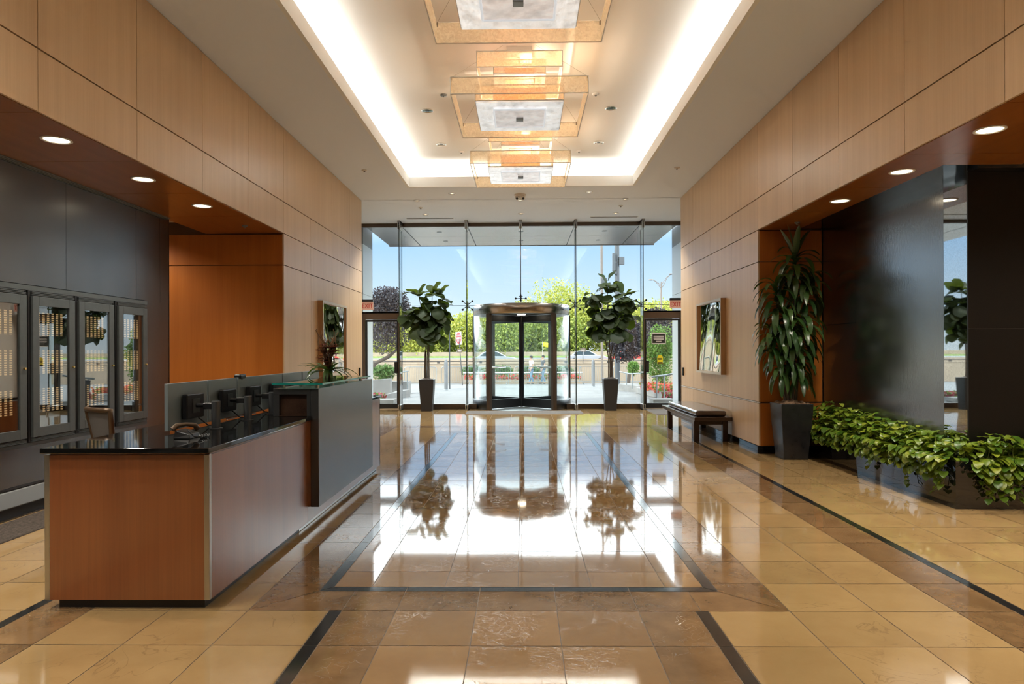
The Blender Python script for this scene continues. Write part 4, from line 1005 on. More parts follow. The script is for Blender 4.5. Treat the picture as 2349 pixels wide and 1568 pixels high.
pothos(7.15,7.95,PX0+.03,4.24,'trailing pothos in the middle of the trough with one long runner',3,180,[(7.75,.36),(7.3,.2)],tall=.28)
pothos(6.35,7.15,PX0+.03,4.24,'trailing pothos just before the near corner of the trough',4,170,[(6.98,.42),(6.5,.38),(6.42,.30)],tall=.24)
pothos(6.33,6.52,4.10,4.85,'broad leaved pothos hanging thickly over the near end of the trough',5,130,[(4.18,.30),(4.26,.42),(4.33,.33),(4.40,.44),(4.47,.36),(4.55,.42),(4.62,.35),(4.70,.40),(4.78,.3)],'y',tall=.26)
pothos(6.33,6.52,4.85,5.5,'pothos at the right end of the trough, cut by the photo edge',6,100,[(4.95,.3),(5.1,.4),(5.3,.35)],'y',tall=.34)
# ================================================================== CEILING FIXTURES
def lamp(name,x,y,z,r,label,group,lit,cat='ceiling light'):
    t=thing(name,label,cat,(x,y,z),group)
    b=MB(); b.lathe((x,y,z),[(r,0),(r+.018,0),(r+.018,-.006),(r+.002,-.008),(r-.004,0)],28); b.build('trim_ring',M['white'] if lit!='off' else M['reflector'],t)
    b=MB(); b.lathe((x,y,z),[(r,-.001),(r*.8,-.0015),(r*.45,-.002)],28); b.build('reflector',M['reflector'] if lit!='on' else M['lamp_warm'],t)
    b=MB(); b.lathe((x,y,z),[(r*.45,-.002),(.001,-.0025)],20); b.build('bulb',M['lamp_on'] if lit=='on' else (M['lamp_dim'] if lit=='dim' else M['bulb_off']),t)
M['lamp_warm']=emis('lit_reflector',(1,.82,.55),3.2)
M['bulb_off']=pm('unlit_bulb',(.05,.045,.04),.2)
gS='lit round downlights in the cherry soffits'
for y,lb in ((5.38,'near'),(6.62,'middle'),(7.85,'far')):
    lamp('downlight',-3.75,y,ZH,.095,{'near':'lit downlight nearest the camera in the left soffit','middle':'middle lit downlight of the left soffit','far':'farthest lit downlight of the left soffit'}[lb],gS,'on')
for y,lb in ((5.35,'lit downlight nearest the camera in the right soffit'),(6.58,'middle lit downlight of the right soffit'),(7.85,'farthest lit downlight of the right soffit')):
    lamp('downlight',3.66,y,ZH,.095,lb,gS,'on')
def cap(name,x,y,z,r,label,cat,mat='white',group=None):
    t=thing(name,label,cat,(x,y,z),group)
    b=MB(); b.lathe((x,y,z),[(r,0),(r,-.012),(r*.8,-.02),(.001,-.022)],20); b.build('cover',M[mat],t)
    b=MB(); b.lathe((x,y,z-.022),[(r*.35,0),(r*.3,-.012),(.001,-.014)],12); b.build('sensor',M['ledge'],t)
cap('sprinkler',-3.76,9.08,ZH,.035,'tiny sprinkler cap at the far end of the left soffit','sprinkler','ledge','sprinklers in the soffits')
cap('sprinkler',3.69,9.14,ZH,.035,'tiny sprinkler cap at the far end of the right soffit','sprinkler','ledge','sprinklers in the soffits')
gT='unlit downlights in the raised tray'
for x,y,lb in ((-1.46,10.38,'chrome downlight in the tray left of the middle chandelier'),(1.36,10.35,'chrome downlight in the tray right of the middle chandelier'),(-1.45,12.07,'chrome downlight in the tray left of the farthest chandelier'),(1.36,12.05,'chrome downlight in the tray right of the farthest chandelier')):
    lamp('tray_downlight',x,y,ZT,.075,lb,gT,'off')
cap('smoke_detector',-1.13,9.74,ZT,.05,'small grey detector in the tray left of the middle chandelier','detector','ledge','detectors on the tray')
cap('smoke_detector',1.06,9.76,ZT,.05,'small white detector in the tray right of the middle chandelier','detector','white','detectors on the tray')
cap('smoke_detector',-1.13,12.53,ZT,.05,'white detector in the tray left of the farthest chandelier','detector','white','detectors on the tray')
cap('smoke_detector',1.05,12.54,ZT,.05,'white detector in the tray right of the farthest chandelier','detector','white','detectors on the tray')
gL='small downlights in the flat ceiling before the glass'
for x,y,z,lb in ((-1.45,13.87,ZC,'small downlight left of the ceiling camera just past the tray'),(1.36,13.83,ZC,'small downlight right of the ceiling camera just past the tray'),
        (-2.30,14.72,ZC+.05,'front left small downlight of the vestibule ceiling'),(2.23,14.72,ZC+.05,'front right small downlight of the vestibule ceiling'),(-.05,14.76,ZC+.05,'small downlight right behind the ceiling camera'),
        (-2.33,16.21,ZC+.05,'small downlight beside the left air slot'),(2.23,16.22,ZC+.05,'small downlight beside the right air slot'),(-.04,16.19,ZC+.05,'small downlight above the revolving door')):
    lamp('small_downlight',x,y,z,.06,lb,gL,'dim')
for x,y,z,lb in ((-2.33,15.42,ZC+.05,'white sprinkler cover in the left of the vestibule ceiling'),(2.23,15.38,ZC+.05,'white sprinkler cover in the right of the vestibule ceiling'),(-2.82,12.02,ZC+.001,'small sprinkler cover on the flat ceiling left of the tray'),(2.74,12.03,ZC+.001,'small sprinkler cover on the flat ceiling right of the tray')):
    cap('sprinkler_cover',x,y,z,.05,lb,'sprinkler','white','sprinkler covers in the ceiling')
for x0,x1,lb in ((-2.88,-1.70,'slim linear air slot in the ceiling over the left fig'),(1.66,2.84,'slim linear air slot in the ceiling over the right fig')):
    t=thing('air_slot',lb,'air vent',((x0+x1)/2,16.66,ZC+.05),'linear air slots')
    b=MB(); z=ZC+.05; b.box(x0,x1,16.60,16.615,z-.006,z); b.box(x0,x1,16.70,16.715,z-.006,z); b.box(x0,x0+.015,16.615,16.70,z-.006,z); b.box(x1-.015,x1,16.615,16.70,z-.006,z); b.build('frame',M['white'],t)
    b=MB(); b.box(x0+.015,x1-.015,16.615,16.70,z-.002,z-.0005); b.box(x0+.02,x1-.02,16.652,16.660,z-.005,z); b.build('slot',M['postmetal'],t)
t=thing('ceiling_camera','white twin lens security camera on the flat ceiling between two downlights','security camera',(-.05,14.0,ZC))
b=MB(); b.lathe((-.05,14.0,ZC),[(.12,0),(.12,-.03),(.09,-.05),(.001,-.055)],28); b.build('base',M['white'],t)
for s in (-1,1):
    b=MB(); c=(-.05+s*.055,13.96,ZC-.075); b.ball(c,.05); q=b.build('lens_dome',M['white'],t)
    b=MB(); b.ball((c[0]+s*.008,c[1]-.03,c[2]-.022),.027); b.build('lens',M['blackplastic'],q)
# ================================================================== CHANDELIERS
def band(b,s,cx,cy,z0,z1,th=.006,m=0):
    b.box(cx-s,cx+s,cy-s,cy-s+th,z0,z1,m); b.box(cx-s,cx+s,cy+s-th,cy+s,z0,z1,m); b.box(cx-s,cx-s+th,cy-s+th,cy+s-th,z0,z1,m); b.box(cx+s-th,cx+s,cy-s+th,cy+s-th,z0,z1,m)
def edges(b,s,cx,cy,z0,z1,r=.006,m=0,both=True):
    for z in ((z0,z1) if both else (z0,)):
        for a,c in (((-s,-s),(s,-s)),((s,-s),(s,s)),((s,s),(-s,s)),((-s,s),(-s,-s))): b.tube([(cx+a[0],cy+a[1],z),(cx+c[0],cy+c[1],z)],r,6,m)
    for a in ((-s,-s),(s,-s),(s,s),(-s,s)): b.tube([(cx+a[0],cy+a[1],z0),(cx+a[0],cy+a[1],z1)],r*.8,6,m)
def chandelier(cx,cy,label):
    t=thing('chandelier',label,'chandelier',(cx,cy,4.37),'square tiered chandeliers')
    zb=4.37
    def ring(name,s,z0,z1,mat):
        b=MB(); band(b,s,cx,cy,z0,z1); o=b.build(name,M[mat],t)
        b=MB(); edges(b,s,cx,cy,z0,z1,.007); b.build('frame_wire',M['wire'],o)
        return o
    o=ring('outer_ring',.775,zb,zb+.19,'amber')
    for a in ((-1,-1),(1,-1),(1,1),(-1,1)):
        b=MB(); k=.765; b.tube([(cx+a[0]*k,cy+a[1]*k,zb+.19),(cx+a[0]*.2,cy+a[1]*.2,ZT-.01)],.0013,5); b.tube([(cx+a[0]*.765,cy+a[1]*.765,zb+.155),(cx+a[0]*.765,cy+a[1]*.765,zb+.19)],.010,6)
        b.build('suspension_wire',M['wiredark'],o)
    ring('lower_box',.515,zb+.02,zb+.20,'amber')
    ring('lower_lamp_shade',.31,zb+.04,zb+.24,'orange')
    b=MB(); N=24; s=.51
    b.box(cx-s,cx+s,cy-s,cy+s,zb+.0,zb+.016); p=b.build('leaf_panel',M['silverfoil'],t)
    b=MB(); s=.31; b.box(cx-s,cx+s,cy-s,cy+s,zb-.016,zb-.002); q=b.build('inner_panel',M['innerfoil'],t)
    b=MB(); edges(b,.31,cx,cy,zb-.016,zb-.002,.012,both=False); b.build('panel_frame',M['palealu'],q)
    b=MB(); b.box(cx-.045,cx+.045,cy-.045,cy+.045,zb-.04,zb-.016); b.build('finial',M['galv'],q,bevel=.004)
    ring('neck_shade',.18,zb+.25,zb+.40,'peach')
    b=MB(); s=.31; b.box(cx-s,cx+s,cy-s,cy+s,zb+.400,zb+.41); b.build('upper_panel',M['innerfoil'],t)
    ring('upper_ring',.50,zb+.415,zb+.60,'amber')
    ring('upper_box',.31,zb+.42,zb+.58,'peach')
    ring('upper_lamp_shade',.18,zb+.43,zb+.56,'orange')
    b=MB(); s=.155; b.box(cx-s,cx+s,cy-s,cy+s,zb+.73,ZT-.001); b.build('ceiling_canopy',M['white'],t)
    b=MB(); b.tube([(cx,cy,zb+.01),(cx,cy,zb+.74)],.014,10); b.build('stem',M['wire'],t)
for y,lb in ((5.57,'nearest tiered chandelier of square amber frames, cut by the top of the photo'),(8.37,'middle tiered chandelier of square amber frames'),(11.17,'farthest tiered chandelier of square amber frames, before the glass front')): chandelier(-.03,y,lb)
# ================================================================== OUTDOORS
def gx(u,Y): return (u-1200)/1550*Y
def gz(v,Y): return 1.47+(806-v)/1550*Y
def ground(Y): return -.54*min(1.2,max(0,(Y-19)/22))
b=MB(); T=1.5
for i in range(-20,20):
    for j in range(0,20):
        y0,y1=YG+.06+T*j,YG+.06+T*(j+1); x0,x1=T*i,T*(i+1); g=.008
        b.quad((x0+g,y0+g,ground(y0)-.01),(x1-g,y0+g,ground(y0)-.01),(x1-g,y1-g,ground(y1)-.01),(x0+g,y1-g,ground(y1)-.01),0)
for j in range(0,20):
    y0,y1=YG+.06+T*j,YG+.06+T*(j+1); b.quad((-30,y0,ground(y0)-.02),(30,y0,ground(y0)-.02),(30,y1,ground(y1)-.02),(-30,y1,ground(y1)-.02),1,.5)
struct(b.build('floor_plaza',[M['pave'],M['conc']]),'pale paved plaza outside the glass')
b=MB(); b.quad((-160,46,-.75),(160,46,-.75),(160,60,-.1),(-160,60,-.1)); b.quad((-160,60,-.1),(160,60,-.1),(160,112,.45),(-160,112,.45)); struct(b.build('floor_road',M['road']),'road behind the parapets')
b=MB(); b.quad((-160,112,.45),(160,112,.45),(160,114,.75),(-160,114,.75)); b.quad((-300,114.8,.3),(300,114.8,.3),(300,420,.5),(-300,420,.5)); tag(b.build('verge_grass',M['grass']),'strip of green grass along the far road wall','grass',kind='stuff')
b=MB(); b.box(-40,40,46,46.3,-.9,.63); b.box(-40,40,45.97,46.33,.63,.67); struct(b.build('wall_parapet_near',M['tanwall']),'tan concrete parapet at the plaza edge')
b=MB(); b.box(-120,120,58,58.3,-.9,.83); struct(b.build('wall_parapet_middle',M['tanwall']),'tan concrete barrier between the lanes')
b=MB(); b.box(-160,160,114,114.4,.4,1.42); struct(b.build('wall_parapet_far',M['tanwall']),'long tan wall beyond the road')
b=MB(); b.tube([(-40,46.15,.82),(40,46.15,.82)],.035,8)
for k in range(-13,14): b.box(k*2.9-.09,k*2.9+.09,46.1,46.2,.66,.82)
tag(b.build('parapet_rail',M['rail'],loc=(0,46.15,.66)),'long dark hand rail along the top of the near parapet','railing')
# canopy and side pylons
t=thing('entrance_canopy','flat metal entrance canopy outside above the glass front','canopy',(-.05,19,4.70))
cx=[-4.06]+FX+[3.97]; cy=[YG+.13,18.95,20.6]
for i in range(6):
    for j in range(2):
        b=MB(); b.box(cx[i]+.012,cx[i+1]-.012,cy[j]+.008,cy[j+1]-.008,4.70,4.72); b.build('soffit_panel',M['canopy'],t)
b=MB(); b.box(-4.06,3.97,YG+.13,20.6,4.722,4.86); b.build('canopy_slab',M['pyl_dark'],t)
b=MB(); b.box(-4.08,3.99,20.6,20.63,4.69,4.88); b.build('edge_trim',M['bronze'],t)
for x in (-2.25,-.05,2.2):
    for y in (18.2,19.7):
        b=MB(); b.lathe((x,y,4.70),[(.075,-.001),(.06,-.006),(.001,-.004)],18); b.build('canopy_downlight',M['postmetal'],t)
for nm,x0,x1,lb in (('wall_pylon_left',-4.5,-4.14,'white clad pylon at the left end of the glass front'),('wall_pylon_right',4.08,4.45,'white clad pylon at the right end of the glass front')):
    b=MB(); b.box(x0,x1,YG+.1,18.55,0,2.975,0,.5); b.box(x0,x1,YG+.1,18.55,2.985,4.28,0,.5); b.box(x0,x1,YG+.1,18.55,4.28,5.4,1,.5); b.box(x0+.01,x1-.01,YG+.11,18.54,0,4.3,1,.5)  # upper part darker: shade under the canopy put into the cladding colour
    struct(b.build(nm,[M['pyl_white'],M['pyl_dark']]),lb)
# trees
def tree(name,label,x,y,z0,ztop,w,mat,seed,n,ls,group=None,frac=.82,trunk=None,blobs=9):
    random.seed(seed)
    t=thing(name,label,'tree',(x,y,z0),group)
    H=ztop-z0; cz=ztop-H*frac/2
    b=MB(); b.tube(trunk or [(x,y,z0),(x+.1,y,z0+H*.3),(x,y,cz+H*.15)],[w*.045,w*.035,w*.012],8); b.build('trunk',M['bark'],t)
    b=MB(); B=[]
    for k in range(blobs):
        a=random.uniform(0,6.28); rr=random.uniform(.15,.62)*w/2; zz=cz+random.uniform(-.34,.34)*H*frac
        sc=1-.5*abs(zz-cz)/(H*frac/2)*1.0
        B.append((x+rr*sc*math.cos(a)*1.1,y+rr*math.sin(a)*sc,zz,random.uniform(.22,.36)*w*sc+.1*w))
    B.append((x,y,ztop-.2*H*frac,.2*w)); B.append((x,y,cz,.3*w))
    for k in range(n):
        bx,by,bz,br=B[k%len(B)]
        v=Vector((random.gauss(0,1),random.gauss(0,1),random.gauss(0,1))).normalized()*br*(.55+.55*random.random()**.6)
        v.z*=.85
        p=Vector((bx,by,bz))+v; q=Quaternion((random.gauss(0,1),random.gauss(0,1),random.gauss(0,1),random.gauss(0,1))).normalized()
        s=ls*random.uniform(.6,1.3); c=[p+q@Vector(e)*s for e in ((-.5,-.3,0),(.1,-.42,.08),(.55,.1,0),(-.05,.42,.08))]
        b.add(c,[(0,1,2,3)],0)
    b.build('crown',M[mat],t); return t
gt='trees beyond the road'
far=[(690,748,150,122,'treeA'),(780,742,150,124,'treeA'),(872,742,140,122,'treeA'),(958,752,130,118,'treeA'),(1030,742,130,124,'treeB'),(1085,726,120,120,'treeA'),(1150,738,130,118,'treeB'),(1215,732,130,122,'treeB'),
     (1283,655,160,128,'treeA'),(1345,685,140,124,'treeA'),(1232,700,120,130,'treeA'),(1300,738,120,118,'treeB'),(1405,705,140,122,'treeA'),(1480,702,130,118,'treeA'),(1530,695,120,126,'treeA'),(1600,720,150,122,'treeA'),(1700,720,160,122,'treeA')]
fl=['sunlit tree hidden by the left wall pier','sunlit tree behind the left pylon','yellow green tree behind the purple tree','low sunny tree between the purple tree and the left fig','green tree behind the left fig','sunny tree behind the DO NOT ENTER sign','green tree seen through the left part of the revolving door','green tree behind the middle of the revolving door',
    'tall yellow green tree rising above the right side of the revolving door','broad sunny tree just right of the tallest tree','tree peeping between the tallest tree and the sky over the revolving door','dense green tree low behind the right glass of the revolving door','sunny tree behind the right fig','tree behind the two utility poles on the right','light green tree behind the double armed street lamp','sunlit tree behind the right pylon','tree far right beyond the road']
for i,((u,v,wpx,Y,m),lb) in enumerate(zip(far,fl)):
    tree('roadside_tree',lb,gx(u,Y),Y,.4,gz(v,Y),wpx*Y/1550,m,100+i,6500,.36,gt,.97,None,11)
xp=gx(893,32)
tree('purple_leaf_tree','dark purple leaved tree with a leaning trunk outside the left exit door',xp,32,-.3,gz(655,32),2.5,'purple',41,12000,.09,'purple leaved trees',.68,[(gx(838,32),32,-.3),(gx(858,32),32,gz(832,32)),(gx(890,32),32,gz(817,32)),(gx(910,32),32,gz(800,32)),(gx(905,32),32,gz(730,32))],12)
tree('purple_leaf_tree','purple brown tree behind the right fig and the grey utility pole',gx(1440,36),36,-.4,gz(718,36),2.3,'purple',42,9000,.10,'purple leaved trees',.62,None,10)
tree('purple_leaf_tree','purple tree behind the feathery green shrub by the right exit door',gx(1515,38),38,-.4,gz(700,38),2.2,'purple',43,7000,.11,'purple leaved trees',.7,None,9)
def shrub(name,label,x,y,z,w,d,h,mat,seed,n,ls,group=None,cat='shrub'):
    random.seed(seed)
    t=thing(name,label,cat,(x,y,z),group)
    b=MB()
    for k in range(5):
        a=k*1.26; b.tube([(x,y,z),(x+.25*w*math.cos(a),y+.25*d*math.sin(a),z+h*.6)],.012,5)
    b.build('stem',M['bark'],t)
    b=MB()
    for k in range(n):
        v=Vector((random.gauss(0,1),random.gauss(0,1),random.gauss(0,1))).normalized()*(random.random()**.35)
        if v.z<0 and random.random()<.3: v.z=-v.z
        v*=.82+.22*math.sin(5*math.atan2(v.y,v.x)+seed)*math.cos(6*v.z+seed)+random.uniform(-.05,.12)
        p=Vector((x+v.x*w/2,y+v.y*d/2,z+h*.52+v.z*h*.48)); q=Quaternion((random.gauss(0,1),random.gauss(0,1),random.gauss(0,1),random.gauss(0,1))).normalized(); s=ls*random.uniform(.6,1.3)
        b.add([p+q@Vector(e)*s for e in ((-.5,-.3,0),(.1,-.42,.08),(.55,.1,0),(-.05,.42,.08))],[(0,1,2,3)],0)
    b.build('foliage',M[mat],t); return t
shrub('garden_shrub','round green bush in the raised bed outside the left exit door',gx(880,27),27,.28,1.12,.9,.72,'hedge',51,3200,.06)
shrub('garden_shrub','tall feathery bright green shrub outside the right exit door',gx(1512,24.5),24.5,-.12,1.12,1.0,2.6,'shrub',52,8000,.06)
shrub('garden_shrub','small rounded bush left of the feathery shrub on the right',gx(1452,30),30,.35,.62,.6,.72,'shrub',53,2200,.055)
for k,(u,lb) in enumerate(((1085,'low hedge bush left in the bed behind the revolving door'),(1150,'low hedge bush behind the left wing of the revolving door'),(1215,'low hedge bush behind the people'),(1285,'low hedge bush right in the bed behind the revolving door'))):
    shrub('hedge_bush',lb,gx(u,44.6),44.6,-.35,1.9,.9,.95,'hedge',60+k,2400,.08,'hedge bushes in the middle bed')
def flowerbed(name,label,x0,x1,y0,y1,z,n,mat,seed,ls,leafm='shrub'):
    random.seed(seed); b=MB()
    for k in range(n):
        p=Vector((random.uniform(x0,x1),random.uniform(y0,y1),z+random.uniform(0,ls*2.2))); q=Quaternion((random.gauss(0,1),random.gauss(0,1),random.gauss(0,1),random.gauss(0,1))).normalized(); s=ls*random.uniform(.6,1.2)
        b.add([p+q@Vector(e)*s for e in ((-.5,-.3,0),(.1,-.42,.08),(.55,.1,0),(-.05,.42,.08))],[(0,1,2,3)],0 if random.random()<.6 else 1)
    tag(b.build(name,[M[mat],M[leafm]],loc=((x0+x1)/2,(y0+y1)/2,z)),label,'flowers',kind='stuff')
def block(name,label,bot,top,cat='planter',mat='conc',group=None):
    b=MB(); b.hexa(bot,top); return tag(b.build(name,M[mat],loc=(sum(p[0] for p in bot)/len(bot),sum(p[1] for p in bot)/len(bot),bot[0][2]),bevel=.01),label,cat,group)
def rectblock(name,label,x0,x1,y0,y1,z0,z1,cat='planter',mat='conc',group=None):
    return block(name,label,[(x0,y0,z0),(x1,y0,z0),(x1,y1,z0),(x0,y1,z0)],[(x0,y0,z1),(x1,y0,z1),(x1,y1,z1),(x0,y1,z1)],cat,mat,group)
# middle bed
rectblock('flower_planter','long low tan planter behind the crowd barriers',gx(1062,43.4),gx(1335,43.4),43.2,45.3,-.8,-.32,'planter','tanwall')
flowerbed('bedding_flowers','red and white bedding flowers in the long low planter',gx(1064,43.4),gx(1333,43.4),43.3,44.1,-.32,1300,'redflower',70,.13)
t=thing('planter_rail','low pale rail above the bedding flowers behind the revolving door','railing',(gx(1198,43.1),43.1,-.32)); b=MB(); b.tube([(gx(1062,43.1),43.1,.12),(gx(1335,43.1),43.1,.12)],.045,8); b.build('rail',M['white'],t)
b=MB()
for u in range(1064,1340,34): b.tube([(gx(u,43.1),43.1,-.8),(gx(u,43.1),43.1,.12)],.02,6)
b.build('rail_post',M['galv'],t)
# left garden
block('garden_wall','sloping concrete garden wall outside the left exit door',[(gx(842,25),25,-.2),(gx(894,25),25,-.2),(gx(894,25),25.35,-.2),(gx(842,25),25.35,-.2)],[(gx(842,25),25,.42),(gx(894,25),25,.48),(gx(894,25),25.35,.48),(gx(842,25),25.35,.42)],'wall')
block('garden_kerb','low slanted concrete kerb beside the red plants on the left',[(gx(868,20.8),20.8,-.05),(gx(915,24),24,-.15),(gx(936,24),24.4,-.15),(gx(868,20.8),21.4,-.05)],[(gx(868,20.8),20.8,.10),(gx(915,24),24,.12),(gx(936,24),24.4,.12),(gx(868,20.8),21.4,.10)],'kerb')
rectblock('garden_seat_wall','stepped concrete block wall at the right end of the left bed',gx(893,27.5),gx(938,27.5),27.2,27.9,-.25,.28,'wall')
rectblock('garden_step','pale concrete step low outside the left exit door',gx(848,19.6),gx(904,19.6),19.4,20.0,-.02,.10,'step')
flowerbed('crimson_bedding','crimson leaved bedding plants outside the left exit door',gx(846,20.6),gx(880,20.6),20.2,20.9,.02,500,'pinkflower',71,.085)
t=thing('garden_rail','short steel rail along the stepped wall on the left','railing',(gx(915,27),27,.2)); b=MB(); b.tube([(gx(893,27),27,.62),(gx(936,27),27,.70)],.03,8); b.build('rail',M['galv'],t)
b=MB()
for u in (897,915,933): b.tube([(gx(u,27),27,-.2),(gx(u,27),27,.65)],.02,6)
b.build('rail_post',M['galv'],t)
# right garden
block('garden_wall','white concrete planter corner outside beyond the right fig pot',[(gx(1418,30),30,-.3),(gx(1462,28),28,-.25),(gx(1500,28),29.5,-.25),(gx(1440,30),31,-.3)],[(gx(1418,30),30,.02),(gx(1462,28),28,.02),(gx(1500,28),29.5,.02),(gx(1440,30),31,.02)],'wall')
block('garden_kerb','long concrete kerb below the orange flowers on the right',[(gx(1457,27),27,-.2),(gx(1532,20.6),20.6,-.04),(gx(1556,20.6),21,-.04),(gx(1475,27),27.4,-.2)],[(gx(1457,27),27,.02),(gx(1532,20.6),20.6,.18),(gx(1556,20.6),21,.18),(gx(1475,27),27.4,.02)],'kerb')
rectblock('garden_step','pale concrete step low outside the right exit door',gx(1494,19.4),gx(1545,19.4),19.2,19.8,-.02,.10,'step')
flowerbed('orange_bedding','orange red bedding flowers in the bed outside the right exit door',gx(1482,24),gx(1545,24),22.0,25.6,.10,1500,'redflower',72,.10)
flowerbed('crimson_bedding','crimson leaved plants low beside the right hand rail',gx(1518,20.7),gx(1542,20.7),20.3,20.8,.02,380,'pinkflower',73,.09)
t=thing('hand_rail','steel hand rail on two posts outside the right exit door','railing',(gx(1515,20),20,.1)); b=MB(); b.tube([(gx(1494,20),20,gz(865,20)),(gx(1530,19.6),19.6,gz(861,19.6)),(gx(1548,19.4),19.4,gz(857,19.4))],.028,10); b.build('rail',M['galv'],t)
for u in (1505,1522):
    b=MB(); b.tube([(gx(u,19.9),19.9,.02),(gx(u,19.9),19.9,gz(864,19.9))],.022,8); b.build('rail_post',M['galv'],t)
t=thing('garden_rail','low steel rail around the planter corner on the right','railing',(gx(1455,29),29,0)); b=MB(); b.tube([(gx(1421,31),31,gz(853,31)),(gx(1443,28.5),28.5,gz(858,28.5)),(gx(1500,28.5),28.5,gz(856,28.5))],.03,8); b.build('rail',M['galv'],t)
b=MB()
for u,Y in ((1436,29.3),(1450,28.5),(1470,28.5),(1490,28.5)): b.tube([(gx(u,Y),Y,-.1),(gx(u,Y),Y,gz(858,Y)+.03)],.018,6)
b.build('rail_post',M['galv'],t)
# bollards
def bollard(u,Y,h,lb):
    x=gx(u,Y); z=ground(Y); t=thing('bollard',lb,'bollard',(x,Y,z),'round top bollards on the plaza')
    b=MB(); r=.088; b.lathe((x,Y,z),[(r,0),(r,h-.16),(r*.9,h-.1),(r*.6,h-.02),(.001,h)],20); b.build('body',M['bollard'],t)
    b=MB(); b.lathe((x,Y,z),[(r+.03,0),(r+.03,.02),(r,.03)],20); b.build('base_plate',M['galv'],t)
bollard(1022.5,31.4,1.42,'grey bollard standing right of the left fig pot'); bollard(1360,36.5,1.46,'grey bollard standing left of the right fig pot')
# poles
def pole(name,lb,cat,u,Y,r,ztop,mat,boxes=()):
    x=gx(u,Y); z=ground(Y); t=thing(name,lb,cat,(x,Y,z))
    b=MB(); b.tube([(x,Y,z),(x,Y,ztop)],[r,r*.9],14); b.build('pole',M[mat],t)
    for (u0,u1,v0,v1,dy) in boxes:
        b=MB(); b.box(gx(u0,Y),gx(u1,Y),Y-r-.25+dy,Y-r+dy,gz(v1,Y),gz(v0,Y)); o=b.build('equipment_box',M['pole'],t,bevel=.01)
        b=MB(); b.box(*sorted((gx(u1,Y) if u0<u else gx(u0,Y), x)),Y-r-.1+dy,Y-r-.06+dy,(gz(v1,Y)+gz(v0,Y))/2-.03,(gz(v1,Y)+gz(v0,Y))/2+.03); b.build('bracket',M['postmetal'],o)
    return t
pole('utility_pole','thick grey pole with antenna boxes behind the right fig','pole',1415.5,40,.155,11.5,'pole',((1404,1411,583,624,.1),(1419,1431,592,609,.1),(1409,1413,625,631,.1)))
pole('utility_pole','thinner tan pole with one box left of the thick grey pole','pole',1380.5,44,.085,12,'poletan',((1379,1391,640,654,.0),))
pole('sign_post','thin bare metal post between the left bollard and the DO NOT ENTER sign','post',1031,33,.03,gz(752,33),'postmetal')
def dne():
    Y=40; x=gx(1052,Y); z=ground(Y); zc=gz(775,Y)
    t=thing('road_sign','tilted DO NOT ENTER road sign on a thin post left of the revolving door','road sign',(x,Y,z))
    b=MB(); b.tube([(x+.22,Y,z),(x,Y+.02,zc+.3)],.025,8); b.build('post',M['postmetal'],t)
    Mx=Matrix.Translation((x,Y-.04,zc))@Matrix.Rotation(R(64),4,'Z')@Matrix.Rotation(R(-4),4,'Y')
    b=MB(); b.obox(Mx,.66,.008,.76); p=b.build('plate',M['signwhite'],t)
    b=MB(); n=32; b.hexa([Mx@Vector((.30*math.cos(2*PI*k/n),-.005,.34*math.sin(2*PI*k/n))) for k in range(n)],[Mx@Vector((.30*math.cos(2*PI*k/n),-.008,.34*math.sin(2*PI*k/n))) for k in range(n)]); b.build('red_disc',M['signred'],p)
    b=MB(); b.obox(Mx@Matrix.Translation((0,-.010,0)),.46,.003,.11); b.build('bar',M['signwhite'],p)
    for s,zz in (('DO NOT',.16),('ENTER',-.16)): text_mesh('lettering',s,.12,Mx@Matrix.Translation((0,-.010,zz))@FACE_CAM,M['signwhite'],p,.001)
    Mb=Matrix.Translation((x+.06,Y-.05,gz(803.5,Y)))@Matrix.Rotation(R(10),4,'Z'); b=MB(); b.obox(Mb,.30,.01,.21); q=b.build('small_plate',M['signbrown'],t)
    b=MB(); b.obox(Mb@Matrix.Translation((0,-.007,.03)),.2,.002,.025); b.obox(Mb@Matrix.Translation((0,-.007,-.03)),.16,.002,.025); b.build('printed_line',M['signwhite'],q)
dne()
t=thing('small_sign','small brown sign board on the parapet left of the right bollard','sign',(gx(1337,45.8),45.8,.66)); b=MB(); b.box(gx(1331,45.8),gx(1343,45.8),45.75,45.8,gz(807,45.8),gz(799,45.8)); p=b.build('board',M['signbrown'],t); b=MB(); b.box(gx(1333,45.8),gx(1341,45.8),45.742,45.749,gz(804,45.8),gz(802,45.8)); b.build('printed_line',M['signwhite'],p); b=MB(); b.tube([(gx(1337,45.8),45.85,.66),(gx(1337,45.8),45.85,gz(800,45.8))],.025,6); b.build('post',M['postmetal'],t)
def lamp_post():
    Y=75; x=gx(1516,Y); t=thing('street_lamp','double armed street lamp against the sky on the right','street lamp',(x,Y,0))
    b=MB(); b.tube([(x,Y,0),(x,Y,gz(680,Y)),(x,Y,gz(648,Y))],[.13,.10,.05],10); b.build('pole',M['poletan'],t)
    for pts in ([(1516,657),(1508,649),(1498,643.5),(1491,643)],[(1516,664),(1510,655),(1503,647),(1498,643.5)],[(1516,657),(1522,646),(1530,636),(1541,630)],[(1516,664),(1523,653),(1528,642),(1534,634)]):
        b=MB(); b.tube([(gx(u,Y),Y,gz(v,Y)) for u,v in pts],.035,6); b.build('arm',M['poletan'],t)
    for u,v in ((1493,643.2),(1539,630.6)):
        b=MB(); b.ball((gx(u,Y),Y,gz(v,Y)),.22,0,1.4,.6,.35); b.build('lamp_head',M['poletan'],t)
lamp_post()
t=thing('flag','small yellow flag on a thin pole beyond the road','flag',(gx(1245,113),113,.5)); b=MB(); b.tube([(gx(1245,113),113,.4),(gx(1245,113),113,gz(783,113))],.05,6); b.build('pole',M['signwhite'],t)
b=MB(); vs=[]; N=8
